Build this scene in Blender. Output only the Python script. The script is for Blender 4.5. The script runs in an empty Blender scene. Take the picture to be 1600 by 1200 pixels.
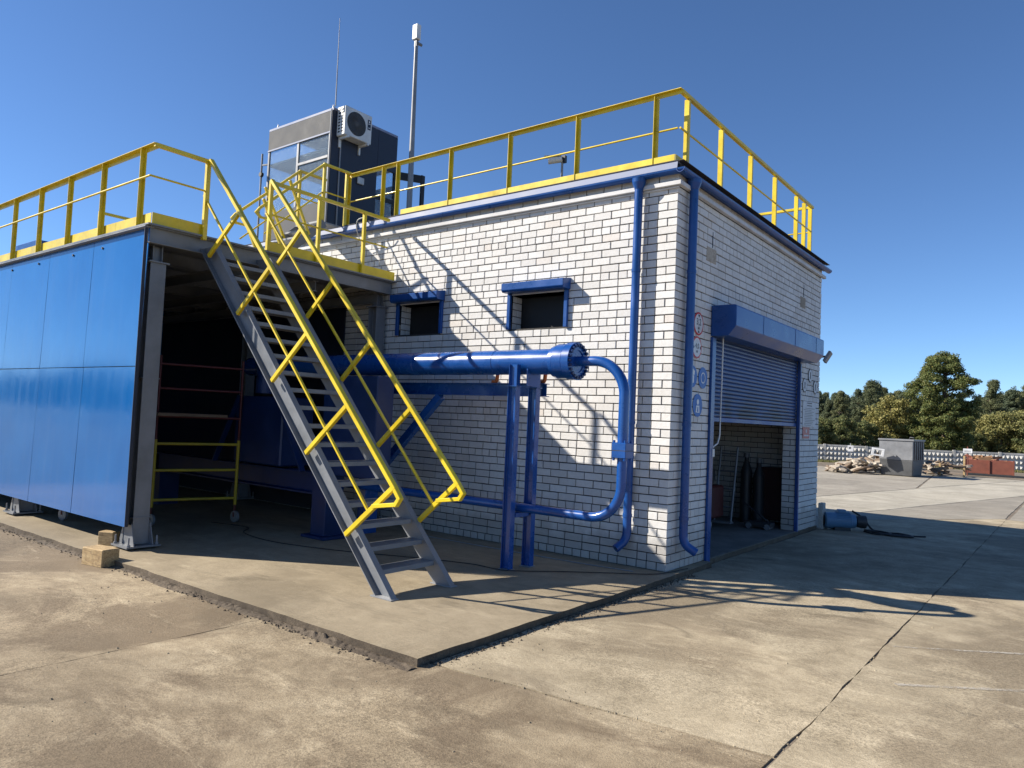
import bpy, math, random
from mathutils import Vector, Matrix, Quaternion, noise

# ------------------------------------------------------------------ camera, sky, sun, exposure
S = bpy.context.scene
COL = S.collection
CAM = Vector((3.82574, -8.03548, 1.72105))
RX = Vector((0.7904999, 0.6109127, 0.0435383))
UP = Vector((-0.0047866, -0.0649228, 0.9978788))
FW = Vector((-0.6124435, 0.7890315, 0.0483973))
cam_d = bpy.data.cameras.new('camera')
cam_d.sensor_width = 36.0
cam_d.sensor_fit = 'HORIZONTAL'
cam_d.lens = 25.66
cam_d.clip_start = 0.05
cam_d.clip_end = 3000
cam = bpy.data.objects.new('camera', cam_d)
COL.objects.link(cam)
m = Matrix.Identity(4)
for i in range(3):
    m[i][0] = RX[i]; m[i][1] = UP[i]; m[i][2] = -FW[i]; m[i][3] = CAM[i]
cam.matrix_world = m
S.camera = cam

SUN = Vector((-1.0, -0.62, 0.775)).normalized()      # towards the sun
elev = math.asin(SUN.z)
azim = math.atan2(SUN.x, SUN.y)
W = bpy.data.worlds.new('World')
S.world = W
W.use_nodes = True
wn = W.node_tree
bg = wn.nodes['Background']
sky = wn.nodes.new('ShaderNodeTexSky')
sky.sky_type = 'NISHITA'
sky.sun_disc = False
sky.sun_elevation = elev
sky.sun_rotation = azim
sky.altitude = 0
sky.air_density = 0.7
sky.dust_density = 0.0
sky.ozone_density = 6.5
hsv = wn.nodes.new('ShaderNodeHueSaturation')
hsv.inputs['Saturation'].default_value = 1.02
hsv.inputs['Value'].default_value = 1.06
wn.links.new(sky.outputs[0], hsv.inputs['Color'])
wn.links.new(hsv.outputs[0], bg.inputs[0])
bg.inputs[1].default_value = 0.086
sl = bpy.data.lights.new('sun', 'SUN')
sl.energy = 5.0
sl.angle = math.radians(0.53)
sl.color = (1.0, 0.93, 0.82)
so = bpy.data.objects.new('sun', sl)
COL.objects.link(so)
so.rotation_euler = (-SUN).to_track_quat('-Z', 'Y').to_euler()
so.location = (-20, -15, 25)
S.view_settings.view_transform = 'Standard'
S.view_settings.look = 'None'
S.view_settings.gamma = 1.0
S.view_settings.exposure = 0.86
S.view_settings.use_curve_mapping = False

rnd = random.Random(7)

# ------------------------------------------------------------------ mesh helpers
class MB:
    def __init__(s):
        s.v = []; s.f = []; s.sm = []; s.mi = []
    def add(s, vs, fs, smooth=False, mi=0):
        o = len(s.v)
        s.v += [tuple(p) for p in vs]
        s.f += [tuple(i + o for i in q) for q in fs]
        s.sm += [smooth] * len(fs); s.mi += [mi] * len(fs)
        return s
    def box(s, a, b, mi=0):
        x0, x1 = sorted((a[0], b[0])); y0, y1 = sorted((a[1], b[1])); z0, z1 = sorted((a[2], b[2]))
        v = [(x0,y0,z0),(x1,y0,z0),(x1,y1,z0),(x0,y1,z0),(x0,y0,z1),(x1,y0,z1),(x1,y1,z1),(x0,y1,z1)]
        return s.add(v, [(0,3,2,1),(4,5,6,7),(0,1,5,4),(1,2,6,5),(2,3,7,6),(3,0,4,7)], mi=mi)
    def frame(s, p0, p1, side):
        p0 = Vector(p0); p1 = Vector(p1)
        d = (p1 - p0).normalized()
        u = Vector(side); u = (u - d * u.dot(d)).normalized()
        return p0, p1, d, u, d.cross(u)
    def beam(s, p0, p1, w, h, side=(0,0,1), ou=0, ov=0, mi=0):
        # box of size w along side-axis and h along the third axis
        p0, p1, d, u, v = s.frame(p0, p1, side)
        q = []
        for p in (p0, p1):
            for a, b in ((-1,-1),(1,-1),(1,1),(-1,1)):
                q.append(p + u * (a * w / 2 + ou) + v * (b * h / 2 + ov))
        return s.add(q, [(3,2,1,0),(4,5,6,7),(0,1,5,4),(1,2,6,5),(2,3,7,6),(3,0,4,7)], mi=mi)
    def sect(s, prof, p0, p1, side=(0,0,1), caps=True, mi=0):
        # closed profile [(u,v)..] swept from p0 to p1
        p0, p1, d, u, v = s.frame(p0, p1, side)
        n = len(prof)
        q = [p0 + u * a + v * b for a, b in prof] + [p1 + u * a + v * b for a, b in prof]
        f = [(i, (i+1) % n, n + (i+1) % n, n + i) for i in range(n)]
        if caps: f += [tuple(range(n-1, -1, -1)), tuple(range(n, 2*n))]
        return s.add(q, f, mi=mi)
    def channel(s, p0, p1, h, w, t, side, mi=0):
        # C section: web at v=0, flanges towards +v, height along side
        pr = [(-h/2,0),(h/2,0),(h/2,w),(h/2-t,w),(h/2-t,t),(-h/2+t,t),(-h/2+t,w),(-h/2,w)]
        return s.sect(pr, p0, p1, side, mi=mi)
    def ibeam(s, p0, p1, h, w, t, side, mi=0):
        pr = [(-h/2,-w/2),(-h/2,w/2),(-h/2+t,w/2),(-h/2+t,t/2),(h/2-t,t/2),(h/2-t,w/2),(h/2,w/2),(h/2,-w/2),(h/2-t,-w/2),(h/2-t,-t/2),(-h/2+t,-t/2),(-h/2+t,-w/2)]
        return s.sect(pr, p0, p1, side, mi=mi)
    def angle(s, p0, p1, w, t, side, fu=1, fv=1, mi=0):
        pr = [(0,0),(w*fu,0),(w*fu,t*fv),(t*fu,t*fv),(t*fu,w*fv),(0,w*fv)]
        return s.sect(pr, p0, p1, side, mi=mi)
    def tube(s, pts, r, n=10, caps=True, mi=0, smooth=True):
        pts = [Vector(p) for p in pts]
        rs = r if isinstance(r, (list, tuple)) else [r] * len(pts)
        t0 = (pts[1] - pts[0]).normalized()
        u = t0.orthogonal().normalized()
        rings = []; pt = t0
        for i, p in enumerate(pts):
            if i == 0: t = t0
            elif i == len(pts) - 1: t = (pts[i] - pts[i-1]).normalized()
            else: t = ((pts[i+1] - pts[i]).normalized() + (pts[i] - pts[i-1]).normalized()).normalized()
            u = pt.rotation_difference(t) @ u
            u = (u - t * u.dot(t)).normalized(); pt = t
            w = t.cross(u)
            rings.append([p + (u * math.cos(2*math.pi*k/n) + w * math.sin(2*math.pi*k/n)) * rs[i] for k in range(n)])
        o = len(s.v)
        vs = [q for ring in rings for q in ring]
        f = []
        for i in range(len(pts) - 1):
            for k in range(n):
                f.append((i*n+k, i*n+(k+1) % n, (i+1)*n+(k+1) % n, (i+1)*n+k))
        s.add(vs, f, smooth, mi)
        if caps:
            s.add(rings[0], [tuple(range(n-1, -1, -1))], mi=mi); s.add(rings[-1], [tuple(range(n))], mi=mi)
        return s
    def lathe(s, prof, axis0, axis, n=24, mi=0, smooth=True):
        # prof [(along, r)..]
        a0 = Vector(axis0); d = Vector(axis).normalized(); u = d.orthogonal().normalized(); w = d.cross(u)
        for i in range(len(prof) - 1):
            q = []
            for (l, r) in (prof[i], prof[i+1]):
                q += [a0 + d*l + (u*math.cos(2*math.pi*k/n) + w*math.sin(2*math.pi*k/n))*r for k in range(n)]
            s.add(q, [(k, (k+1) % n, n+(k+1) % n, n+k) for k in range(n)], smooth, mi)
        return s
    def disc(s, c, nrm, r, n=24, mi=0):
        c = Vector(c); d = Vector(nrm).normalized(); u = d.orthogonal().normalized(); w = d.cross(u)
        return s.add([c + (u*math.cos(2*math.pi*k/n) + w*math.sin(2*math.pi*k/n))*r for k in range(n)], [tuple(range(n))], mi=mi)
    def mesh(s, name, mats):
        me = bpy.data.meshes.new(name)
        me.from_pydata(s.v, [], s.f)
        for x in (mats if isinstance(mats, (list, tuple)) else [mats]): me.materials.append(x)
        me.polygons.foreach_set('use_smooth', s.sm)
        me.polygons.foreach_set('material_index', s.mi)
        me.update()
        return me
    def build(s, name, mats, parent=None, bevel=0, loc=None):
        o = bpy.data.objects.new(name, s.mesh(name, mats))
        COL.objects.link(o)
        if parent: o.parent = parent
        if loc: o.location = loc
        if bevel:
            b = o.modifiers.new('bevel', 'BEVEL'); b.width = bevel; b.segments = 1
            b.limit_method = 'ANGLE'; b.angle_limit = math.radians(40)
        return o

def tag(o, label=None, cat=None, group=None, kind=None):
    if label: o['label'] = label
    if cat: o['category'] = cat
    if group: o['group'] = group
    if kind: o['kind'] = kind
    return o
def thing(name, label, cat, group=None, loc=(0,0,0), rz=0):
    o = bpy.data.objects.new(name, None)
    o.empty_display_size = 0.2
    COL.objects.link(o); o.location = loc; o.rotation_euler = (0, 0, rz)
    return tag(o, label, cat, group)
def copy_tree(o, parent=None):
    c = o.copy(); COL.objects.link(c)
    if parent: c.parent = parent
    for ch in list(o.children): copy_tree(ch, c)
    return c
def arc(c, r, a0, a1, ex, ey, n=10):
    c = Vector(c); ex = Vector(ex); ey = Vector(ey)
    return [c + ex*(r*math.cos(a0+(a1-a0)*i/n)) + ey*(r*math.sin(a0+(a1-a0)*i/n)) for i in range(n+1)]

# ------------------------------------------------------------------ materials
def newmat(name):
    mt = bpy.data.materials.new(name); mt.use_nodes = True
    nt = mt.node_tree; b = nt.nodes['Principled BSDF']
    return mt, nt, b
def nd(nt, t, **kw):
    n = nt.nodes.new(t)
    for k, v in kw.items(): setattr(n, k, v)
    return n
def ramp(nt, fac, stops):
    r = nd(nt, 'ShaderNodeValToRGB')
    cr = r.color_ramp
    while len(cr.elements) < len(stops): cr.elements.new(0.5)
    for e, (p, c) in zip(cr.elements, stops):
        e.position = p; e.color = (c[0], c[1], c[2], 1) if not isinstance(c, (int, float)) else (c, c, c, 1)
    nt.links.new(fac, r.inputs[0])
    return r.outputs[0]
def noise_n(nt, scale, detail=4, rough=0.55, vec=None, dist=0):
    n = nd(nt, 'ShaderNodeTexNoise'); n.inputs['Scale'].default_value = scale
    n.inputs['Detail'].default_value = detail; n.inputs['Roughness'].default_value = rough
    n.inputs['Distortion'].default_value = dist
    if vec is not None: nt.links.new(vec, n.inputs['Vector'])
    return n.outputs[0]
def mix(nt, fac, a, b, mode='MIX'):
    n = nd(nt, 'ShaderNodeMix', data_type='RGBA', blend_type=mode)
    for sock, val in ((n.inputs[0], fac), (n.inputs[6], a), (n.inputs[7], b)):
        if isinstance(val, (int, float)): sock.default_value = val
        elif isinstance(val, (tuple, list)): sock.default_value = (val[0], val[1], val[2], 1)
        else: nt.links.new(val, sock)
    return n.outputs[2]
def mathn(nt, op, a, b=0.0):
    n = nd(nt, 'ShaderNodeMath', operation=op)
    for sock, val in ((n.inputs[0], a), (n.inputs[1], b)):
        if isinstance(val, (int, float)): sock.default_value = val
        else: nt.links.new(val, sock)
    return n.outputs[0]
def bump(nt, b, h, strength=0.3, dist=0.01):
    n = nd(nt, 'ShaderNodeBump'); n.inputs['Strength'].default_value = strength; n.inputs['Distance'].default_value = dist
    nt.links.new(h, n.inputs['Height']); nt.links.new(n.outputs[0], b.inputs['Normal'])
def wpos(nt):
    return nd(nt, 'ShaderNodeNewGeometry').outputs['Position']
def rand01(nt):
    g = nd(nt, 'ShaderNodeNewGeometry'); o = nd(nt, 'ShaderNodeObjectInfo')
    return mathn(nt, 'FRACT', mathn(nt, 'ADD', g.outputs['Random Per Island'], o.outputs['Random']))

def paint(name, col, rough=0.35, wear=0.12, wearcol=None, bumps=0.02, coat=0.0, metal=0.0, spots=0.0):
    mt, nt, b = newmat(name)
    p = wpos(nt)
    n1 = noise_n(nt, 2.3, 6, 0.65, p)
    n2 = noise_n(nt, 38, 3, 0.6, p)
    dk = tuple(c * 0.72 for c in col); lt = tuple(min(1, c * 1.15 + 0.01) for c in col)
    c = ramp(nt, n1, [(0.3, dk), (0.55, col), (0.75, lt)])
    wc = wearcol or tuple(c_ * 0.45 + 0.12 for c_ in col)
    fac = ramp(nt, n2, [(0.62, 0.0), (0.78, wear)])
    c = mix(nt, fac, c, wc)
    if spots:
        n3 = noise_n(nt, 9, 5, 0.7, p)
        c = mix(nt, ramp(nt, n3, [(0.66, 0.0), (0.72, spots)]), c, wc)
    nt.links.new(c, b.inputs['Base Color'])
    r = ramp(nt, n1, [(0.3, max(0.03, rough - 0.08)), (0.7, rough + 0.1)])
    nt.links.new(r, b.inputs['Roughness'])
    b.inputs['Metallic'].default_value = metal
    if coat: b.inputs['Coat Weight'].default_value = coat; b.inputs['Coat Roughness'].default_value = 0.1
    if bumps: bump(nt, b, noise_n(nt, 14, 3, 0.5, p), bumps * 4, 0.004)
    return mt

M = {}
M['blue'] = paint('blue_paint', (0.008, 0.066, 0.26), 0.3, 0.08, (0.05, 0.09, 0.2))
M['blue_steel'] = paint('blue_gloss_steel', (0.007, 0.070, 0.29), 0.26, 0.05, (0.08, 0.12, 0.2), coat=0.3)
M['blue_shutter'] = paint('blue_shutter', (0.022, 0.075, 0.27), 0.42, 0.1, (0.1, 0.12, 0.16), spots=0.15)
M['blue_dark'] = paint('darkened_blue_steel', (0.004, 0.025, 0.11), 0.4, 0.06, (0.03, 0.04, 0.07))  # blue steel darkened to stand for shade inside the shed; also flange bolts
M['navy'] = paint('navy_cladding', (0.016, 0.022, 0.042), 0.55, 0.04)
M['yellow'] = paint('yellow_paint', (0.72, 0.53, 0.012), 0.36, 0.06, (0.5, 0.32, 0.05), coat=0.15)
M['yellow_old'] = paint('old_yellow_paint', (0.42, 0.33, 0.02), 0.5, 0.3, (0.12, 0.1, 0.07))
M['red_old'] = paint('old_red_paint', (0.09, 0.011, 0.013), 0.5, 0.3, (0.1, 0.05, 0.04))
M['red'] = paint('red_machine_paint', (0.07, 0.008, 0.007), 0.5, 0.1)
M['red_dark'] = paint('darkened_red_paint', (0.03, 0.004, 0.005), 0.5, 0.1)  # both workshop reds are darkened to imitate the dim interior
M['orange'] = paint('orange_paint', (0.55, 0.14, 0.03), 0.5, 0.15)
M['grey_steel'] = paint('grey_primer_steel', (0.18, 0.19, 0.205), 0.42, 0.22, (0.26, 0.22, 0.14), spots=0.12)
M['grey_light'] = paint('pale_grey_steel', (0.27, 0.275, 0.285), 0.4, 0.2, (0.2, 0.19, 0.17))
M['zinc'] = paint('zinc_flashing', (0.22, 0.25, 0.36), 0.62, 0.15, (0.2, 0.2, 0.24))
M['cabin_grey'] = paint('cabin_grey_sheet', (0.095, 0.095, 0.098), 0.8, 0.15, (0.13, 0.12, 0.11), spots=0.1)
M['white_trim'] = paint('white_render', (0.62, 0.61, 0.60), 0.8, 0.15, (0.4, 0.37, 0.33))
M['white_plastic'] = paint('white_enamel', (0.66, 0.66, 0.64), 0.4, 0.05)
M['black'] = paint('black_rubber', (0.012, 0.012, 0.013), 0.6, 0.1, (0.05, 0.05, 0.05))
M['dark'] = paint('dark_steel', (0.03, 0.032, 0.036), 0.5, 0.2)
M['roof'] = paint('roofing_felt', (0.05, 0.05, 0.055), 0.85, 0.3)
M['dumpster'] = paint('dumpster_grey', (0.19, 0.195, 0.205), 0.5, 0.25, (0.22, 0.2, 0.18), spots=0.3)
M['dumpster_low'] = paint('dumpster_dark', (0.085, 0.087, 0.09), 0.55, 0.25, (0.12, 0.1, 0.08), spots=0.25)
M['rust'] = paint('rusty_container', (0.21, 0.065, 0.04), 0.75, 0.5, (0.09, 0.04, 0.03), spots=0.6)
M['rust_scrap'] = paint('rusty_scrap', (0.26, 0.14, 0.07), 0.85, 0.5, (0.1, 0.07, 0.05))
M['lightblue'] = paint('light_blue_motor', (0.10, 0.21, 0.34), 0.42, 0.25, (0.2, 0.2, 0.2))
M['sign_white'] = paint('sign_white', (0.72, 0.72, 0.72), 0.45, 0.05)
M['sign_dim'] = paint('sign_faded_white', (0.55, 0.54, 0.56), 0.5, 0.12)
M['sign_red'] = paint('sign_red', (0.55, 0.02, 0.02), 0.45, 0.03)
M['sign_redfade'] = paint('sign_faded_red', (0.50, 0.13, 0.11), 0.5, 0.05)
M['sign_blue'] = paint('sign_blue', (0.015, 0.12, 0.42), 0.45, 0.03)
M['print'] = paint('sign_black_print', (0.02, 0.02, 0.025), 0.5, 0.0)

def mat_brick():
    mt, nt, b = newmat('white_silicate_brick')
    p = wpos(nt)
    r = rand01(nt)
    base = ramp(nt, r, [(0.0, (0.62, 0.605, 0.58)), (0.35, (0.68, 0.668, 0.645)), (0.7, (0.72, 0.71, 0.69)), (0.95, (0.70, 0.675, 0.64)), (1.0, (0.65, 0.60, 0.55))])
    n = noise_n(nt, 22, 6, 0.7, p)
    c = mix(nt, ramp(nt, n, [(0.35, 0.22), (0.6, 0.0)]), base, (0.40, 0.375, 0.34))
    n3 = noise_n(nt, 0.9, 5, 0.6, p)
    c = mix(nt, ramp(nt, n3, [(0.48, 0.0), (0.72, 0.34)]), c, (0.45, 0.41, 0.36))
    # splash dirt along the foot of the wall
    z = nd(nt, 'ShaderNodeSeparateXYZ'); nt.links.new(p, z.inputs[0])
    zz = mathn(nt, 'ADD', z.outputs[2], mathn(nt, 'MULTIPLY', noise_n(nt, 3, 4, 0.6, p), -0.5))
    c = mix(nt, ramp(nt, zz, [(0.0, 0.55), (0.22, 0.0)]), c, (0.24, 0.21, 0.18))
    nt.links.new(c, b.inputs['Base Color'])
    b.inputs['Roughness'].default_value = 0.9
    sp = noise_n(nt, 160, 2, 0.7, p)
    h = mathn(nt, 'ADD', mathn(nt, 'MULTIPLY', n, 0.8), mathn(nt, 'MULTIPLY', sp, 0.6))
    bump(nt, b, h, 0.5, 0.006)
    return mt
M['brick'] = mat_brick()
def mat_mortar():
    mt, nt, b = newmat('shaded_mortar')  # dark grey mortar, deepened to stand for shadow in the recessed joints
    p = wpos(nt)
    n = noise_n(nt, 30, 5, 0.7, p)
    nt.links.new(ramp(nt, n, [(0.3, (0.028, 0.027, 0.026)), (0.7, (0.075, 0.07, 0.064))]), b.inputs['Base Color'])
    b.inputs['Roughness'].default_value = 0.95
    bump(nt, b, n, 0.6, 0.006)
    return mt
M['mortar'] = mat_mortar()

def mat_concrete(name, c_dark, c_mid, c_light, dirt=(0.2, 0.165, 0.125), dirt_amt=0.6, scale=1.0, cracks=True, grain=1.0):
    mt, nt, b = newmat(name)
    p = wpos(nt)
    oi = nd(nt, 'ShaderNodeObjectInfo')
    def streak(rot, sx, sy):
        mp = nd(nt, 'ShaderNodeMapping'); mp.inputs['Rotation'].default_value = (0, 0, rot); mp.inputs['Scale'].default_value = (sx, sy, 1)
        nt.links.new(p, mp.inputs[0]); return mp.outputs[0]
    big = noise_n(nt, 0.42 * scale, 12, 0.68, p, 0.6)
    mid = noise_n(nt, 2.1 * scale, 12, 0.74, p, 0.3)
    fine = noise_n(nt, 48, 5, 0.7, p)
    c = ramp(nt, mid, [(0.30, c_dark), (0.5, c_mid), (0.70, c_light)])
    c = mix(nt, ramp(nt, big, [(0.47, 0.0), (0.56, dirt_amt)]), c, dirt)
    # dragged dirt and sweeping marks in two directions
    st = noise_n(nt, 1.5, 10, 0.74, streak(0.55, 0.6, 2.6), 0.3)
    c = mix(nt, ramp(nt, st, [(0.53, 0.0), (0.64, 0.55)]), c, tuple(k * 0.66 for k in c_mid))
    st2 = noise_n(nt, 1.1, 10, 0.75, streak(-0.35, 0.7, 2.4), 0.3)
    c = mix(nt, ramp(nt, st2, [(0.57, 0.0), (0.66, 0.45)]), c, tuple(min(1, k * 1.22) for k in c_light))
    # trowelled patches with their own tone
    v0 = nd(nt, 'ShaderNodeTexVoronoi'); v0.inputs['Scale'].default_value = 0.62; v0.feature = 'SMOOTH_F1'; v0.inputs['Smoothness'].default_value = 0.25
    dn0 = nd(nt, 'ShaderNodeTexNoise'); dn0.inputs['Scale'].default_value = 1.7; dn0.inputs['Detail'].default_value = 6; nt.links.new(p, dn0.inputs['Vector'])
    ad0 = nd(nt, 'ShaderNodeVectorMath', operation='MULTIPLY_ADD'); ad0.inputs[1].default_value = (0.9, 0.9, 0.9)
    nt.links.new(dn0.outputs['Color'], ad0.inputs[0]); nt.links.new(p, ad0.inputs[2]); nt.links.new(ad0.outputs[0], v0.inputs['Vector'])
    sp0 = nd(nt, 'ShaderNodeSeparateColor'); nt.links.new(v0.outputs['Color'], sp0.inputs[0])
    c = mix(nt, 1.0, c, ramp(nt, sp0.outputs[0], [(0.0, 0.86), (0.6, 1.0), (1.0, 1.1)]), 'MULTIPLY')
    # aggregate speckle
    v = nd(nt, 'ShaderNodeTexVoronoi'); v.inputs['Scale'].default_value = 95; nt.links.new(p, v.inputs['Vector'])
    sep = nd(nt, 'ShaderNodeSeparateColor'); nt.links.new(v.outputs['Color'], sep.inputs[0])
    sp = ramp(nt, sep.outputs[0], [(0.0, 0.66), (0.5, 1.0), (0.95, 1.22)])
    gm = noise_n(nt, 0.8, 3, 0.5, p)
    c = mix(nt, mathn(nt, 'MULTIPLY', ramp(nt, gm, [(0.4, 0.2), (0.62, 0.85)]), grain), c, sp, 'MULTIPLY')
    c = mix(nt, ramp(nt, fine, [(0.32, 0.3 * grain), (0.46, 0.0)]), c, tuple(k * 0.55 for k in c_dark))
    # oil and damp stains
    oil = noise_n(nt, 0.9, 5, 0.62, streak(0.3, 0.8, 1.6), 1.2)
    c = mix(nt, ramp(nt, oil, [(0.62, 0.0), (0.72, 0.55)]), c, tuple(k * 0.48 for k in c_dark))
    tint = ramp(nt, oi.outputs['Random'], [(0.0, 0.93), (1.0, 1.06)])
    c = mix(nt, 1.0, c, tint, 'MULTIPLY')
    h = mathn(nt, 'ADD', mathn(nt, 'MULTIPLY', mid, 0.7), mathn(nt, 'ADD', mathn(nt, 'MULTIPLY', fine, 0.5 * grain), mathn(nt, 'MULTIPLY', v.outputs['Distance'], 0.25 * grain)))
    if cracks:
        wv = nd(nt, 'ShaderNodeTexVoronoi'); wv.feature = 'DISTANCE_TO_EDGE'; wv.inputs['Scale'].default_value = 0.33
        dn = nd(nt, 'ShaderNodeTexNoise'); dn.inputs['Scale'].default_value = 2.2; dn.inputs['Detail'].default_value = 8; dn.inputs['Roughness'].default_value = 0.65
        nt.links.new(p, dn.inputs['Vector'])
        ad = nd(nt, 'ShaderNodeVectorMath', operation='MULTIPLY_ADD'); ad.inputs[1].default_value = (0.6, 0.6, 0.6)
        nt.links.new(dn.outputs['Color'], ad.inputs[0]); nt.links.new(p, ad.inputs[2])
        nt.links.new(ad.outputs[0], wv.inputs['Vector'])
        msk = noise_n(nt, 0.4, 2, 0.5, p)
        cr = mathn(nt, 'MULTIPLY', ramp(nt, wv.outputs['Distance'], [(0.0, 1.0), (0.003, 0.0)]), ramp(nt, msk, [(0.52, 0.0), (0.60, 1.0)]))
        c = mix(nt, mathn(nt, 'MULTIPLY', cr, 0.4), c, (0.09, 0.075, 0.055))
        h = mathn(nt, 'SUBTRACT', h, mathn(nt, 'MULTIPLY', cr, 0.5))
    nt.links.new(c, b.inputs['Base Color'])
    b.inputs['Roughness'].default_value = 0.93
    b.inputs['Specular IOR Level'].default_value = 0.3
    bump(nt, b, h, 0.5, 0.010)
    return mt
M['yard'] = mat_concrete('yard_concrete', (0.235, 0.190, 0.124), (0.365, 0.302, 0.205), (0.48, 0.405, 0.282), (0.20, 0.157, 0.103), 0.72, grain=1.15)
M['yard_dirty'] = mat_concrete('yard_concrete_dirty', (0.205, 0.158, 0.10), (0.315, 0.25, 0.163), (0.44, 0.362, 0.245), (0.165, 0.123, 0.078), 0.85, 1.25, grain=1.3)
M['yard_light'] = mat_concrete('yard_concrete_pale', (0.31, 0.28, 0.225), (0.40, 0.365, 0.295), (0.47, 0.43, 0.35), (0.30, 0.27, 0.21), 0.4)
M['yard_far'] = mat_concrete('yard_concrete_far', (0.24, 0.215, 0.175), (0.30, 0.27, 0.22), (0.36, 0.325, 0.265), (0.25, 0.22, 0.175), 0.4)
M['pad'] = mat_concrete('pad_concrete', (0.24, 0.194, 0.128), (0.318, 0.26, 0.175), (0.38, 0.316, 0.217), (0.225, 0.18, 0.118), 0.5, 1.3, cracks=False, grain=0.5)
M['dirt'] = mat_concrete('packed_dirt', (0.13, 0.105, 0.075), (0.19, 0.155, 0.115), (0.26, 0.215, 0.16), (0.11, 0.09, 0.065), 0.5, 2.0, cracks=False)
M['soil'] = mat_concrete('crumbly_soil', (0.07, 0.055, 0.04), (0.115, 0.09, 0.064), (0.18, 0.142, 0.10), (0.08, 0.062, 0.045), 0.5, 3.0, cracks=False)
M['floor'] = mat_concrete('indoor_concrete', (0.16, 0.15, 0.135), (0.21, 0.2, 0.18), (0.25, 0.235, 0.21), (0.13, 0.12, 0.1), 0.5, cracks=False)
M['fence'] = mat_concrete('fence_concrete', (0.40, 0.385, 0.35), (0.48, 0.465, 0.43), (0.56, 0.545, 0.51), (0.38, 0.36, 0.32), 0.3, cracks=False)
M['rubble'] = mat_concrete('rubble_concrete', (0.30, 0.255, 0.20), (0.41, 0.355, 0.285), (0.52, 0.46, 0.38), (0.27, 0.22, 0.165), 0.4, cracks=False)
M['wood_dark'] = paint('weathered_boards', (0.17, 0.12, 0.08), 0.85, 0.4, (0.28, 0.22, 0.16))

def mat_wood():
    mt, nt, b = newmat('rough_timber')
    tc = nd(nt, 'ShaderNodeTexCoord')
    mp = nd(nt, 'ShaderNodeMapping'); mp.inputs['Scale'].default_value = (2.5, 22, 22); nt.links.new(tc.outputs['Object'], mp.inputs[0])
    n = noise_n(nt, 3, 6, 0.65, mp.outputs[0], 0.8)
    n2 = noise_n(nt, 14, 5, 0.7, tc.outputs['Object'])
    c = ramp(nt, n, [(0.3, (0.22, 0.14, 0.065)), (0.5, (0.42, 0.29, 0.14)), (0.7, (0.55, 0.41, 0.22))])
    c = mix(nt, ramp(nt, n2, [(0.5, 0.0), (0.7, 0.7)]), c, (0.14, 0.09, 0.05))
    nt.links.new(c, b.inputs['Base Color']); b.inputs['Roughness'].default_value = 0.85
    bump(nt, b, n, 0.5, 0.006)
    return mt
M['wood'] = mat_wood()

def mat_panel():
    # large glossy blue sheets, faint runs and smears of dust
    mt, nt, b = newmat('blue_cladding_sheet')
    p = wpos(nt)
    mp = nd(nt, 'ShaderNodeMapping'); mp.inputs['Scale'].default_value = (3.0, 3.0, 0.25); nt.links.new(p, mp.inputs[0])
    n = noise_n(nt, 2.0, 6, 0.65, mp.outputs[0])
    n2 = noise_n(nt, 1.1, 5, 0.6, p)
    c = ramp(nt, n2, [(0.3, (0.008, 0.100, 0.325)), (0.7, (0.012, 0.122, 0.37))])
    c = mix(nt, ramp(nt, n, [(0.5, 0.0), (0.8, 0.16)]), c, (0.10, 0.17, 0.33))
    nt.links.new(c, b.inputs['Base Color'])
    nt.links.new(ramp(nt, n, [(0.3, 0.08), (0.75, 0.17)]), b.inputs['Roughness'])
    b.inputs['Specular IOR Level'].default_value = 0.65
    b.inputs['Coat Weight'].default_value = 0.0; b.inputs['Coat Roughness'].default_value = 0.12
    bump(nt, b, noise_n(nt, 1.3, 3, 0.5, p), 0.12, 0.02)
    return mt
M['panel'] = mat_panel()
def mat_glass():
    mt, nt, b = newmat('window_glass')
    b.inputs['Base Color'].default_value = (0.75, 0.85, 0.9, 1)
    b.inputs['Roughness'].default_value = 0.03
    b.inputs['Transmission Weight'].default_value = 0.9
    b.inputs['IOR'].default_value = 1.45
    p = wpos(nt)
    n = noise_n(nt, 8, 5, 0.7, p)
    nt.links.new(ramp(nt, n, [(0.45, 0.03), (0.75, 0.2)]), b.inputs['Roughness'])
    return mt
M['glass'] = mat_glass()
def mat_leaf(name, stops, trans=0.25):
    mt, nt, b = newmat(name)
    g = nd(nt, 'ShaderNodeNewGeometry')
    o = nd(nt, 'ShaderNodeObjectInfo')
    c = ramp(nt, g.outputs['Random Per Island'], stops)
    t = ramp(nt, o.outputs['Random'], [(0.0, (0.95, 1.0, 1.0)), (0.5, (1.12, 1.12, 1.08)), (1.0, (1.35, 1.22, 0.95))])
    c = mix(nt, 1.0, c, t, 'MULTIPLY')
    nt.links.new(c, b.inputs['Base Color'])
    b.inputs['Roughness'].default_value = 0.6
    b.inputs['Specular IOR Level'].default_value = 0.25
    tr = nd(nt, 'ShaderNodeBsdfTranslucent'); nt.links.new(c, tr.inputs[0])
    mx = nd(nt, 'ShaderNodeMixShader'); mx.inputs[0].default_value = trans
    out = nt.nodes['Material Output']
    nt.links.new(b.outputs[0], mx.inputs[1]); nt.links.new(tr.outputs[0], mx.inputs[2]); nt.links.new(mx.outputs[0], out.inputs[0])
    return mt
M['leaf'] = mat_leaf('broad_leaves', [(0.0, (0.06, 0.085, 0.032)), (0.5, (0.105, 0.135, 0.05)), (0.85, (0.155, 0.175, 0.065)), (1.0, (0.2, 0.17, 0.06))], 0.3)
M['leaf_olive'] = mat_leaf('olive_leaves', [(0.0, (0.14, 0.142, 0.05)), (0.5, (0.215, 0.205, 0.075)), (1.0, (0.30, 0.26, 0.095))])
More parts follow.
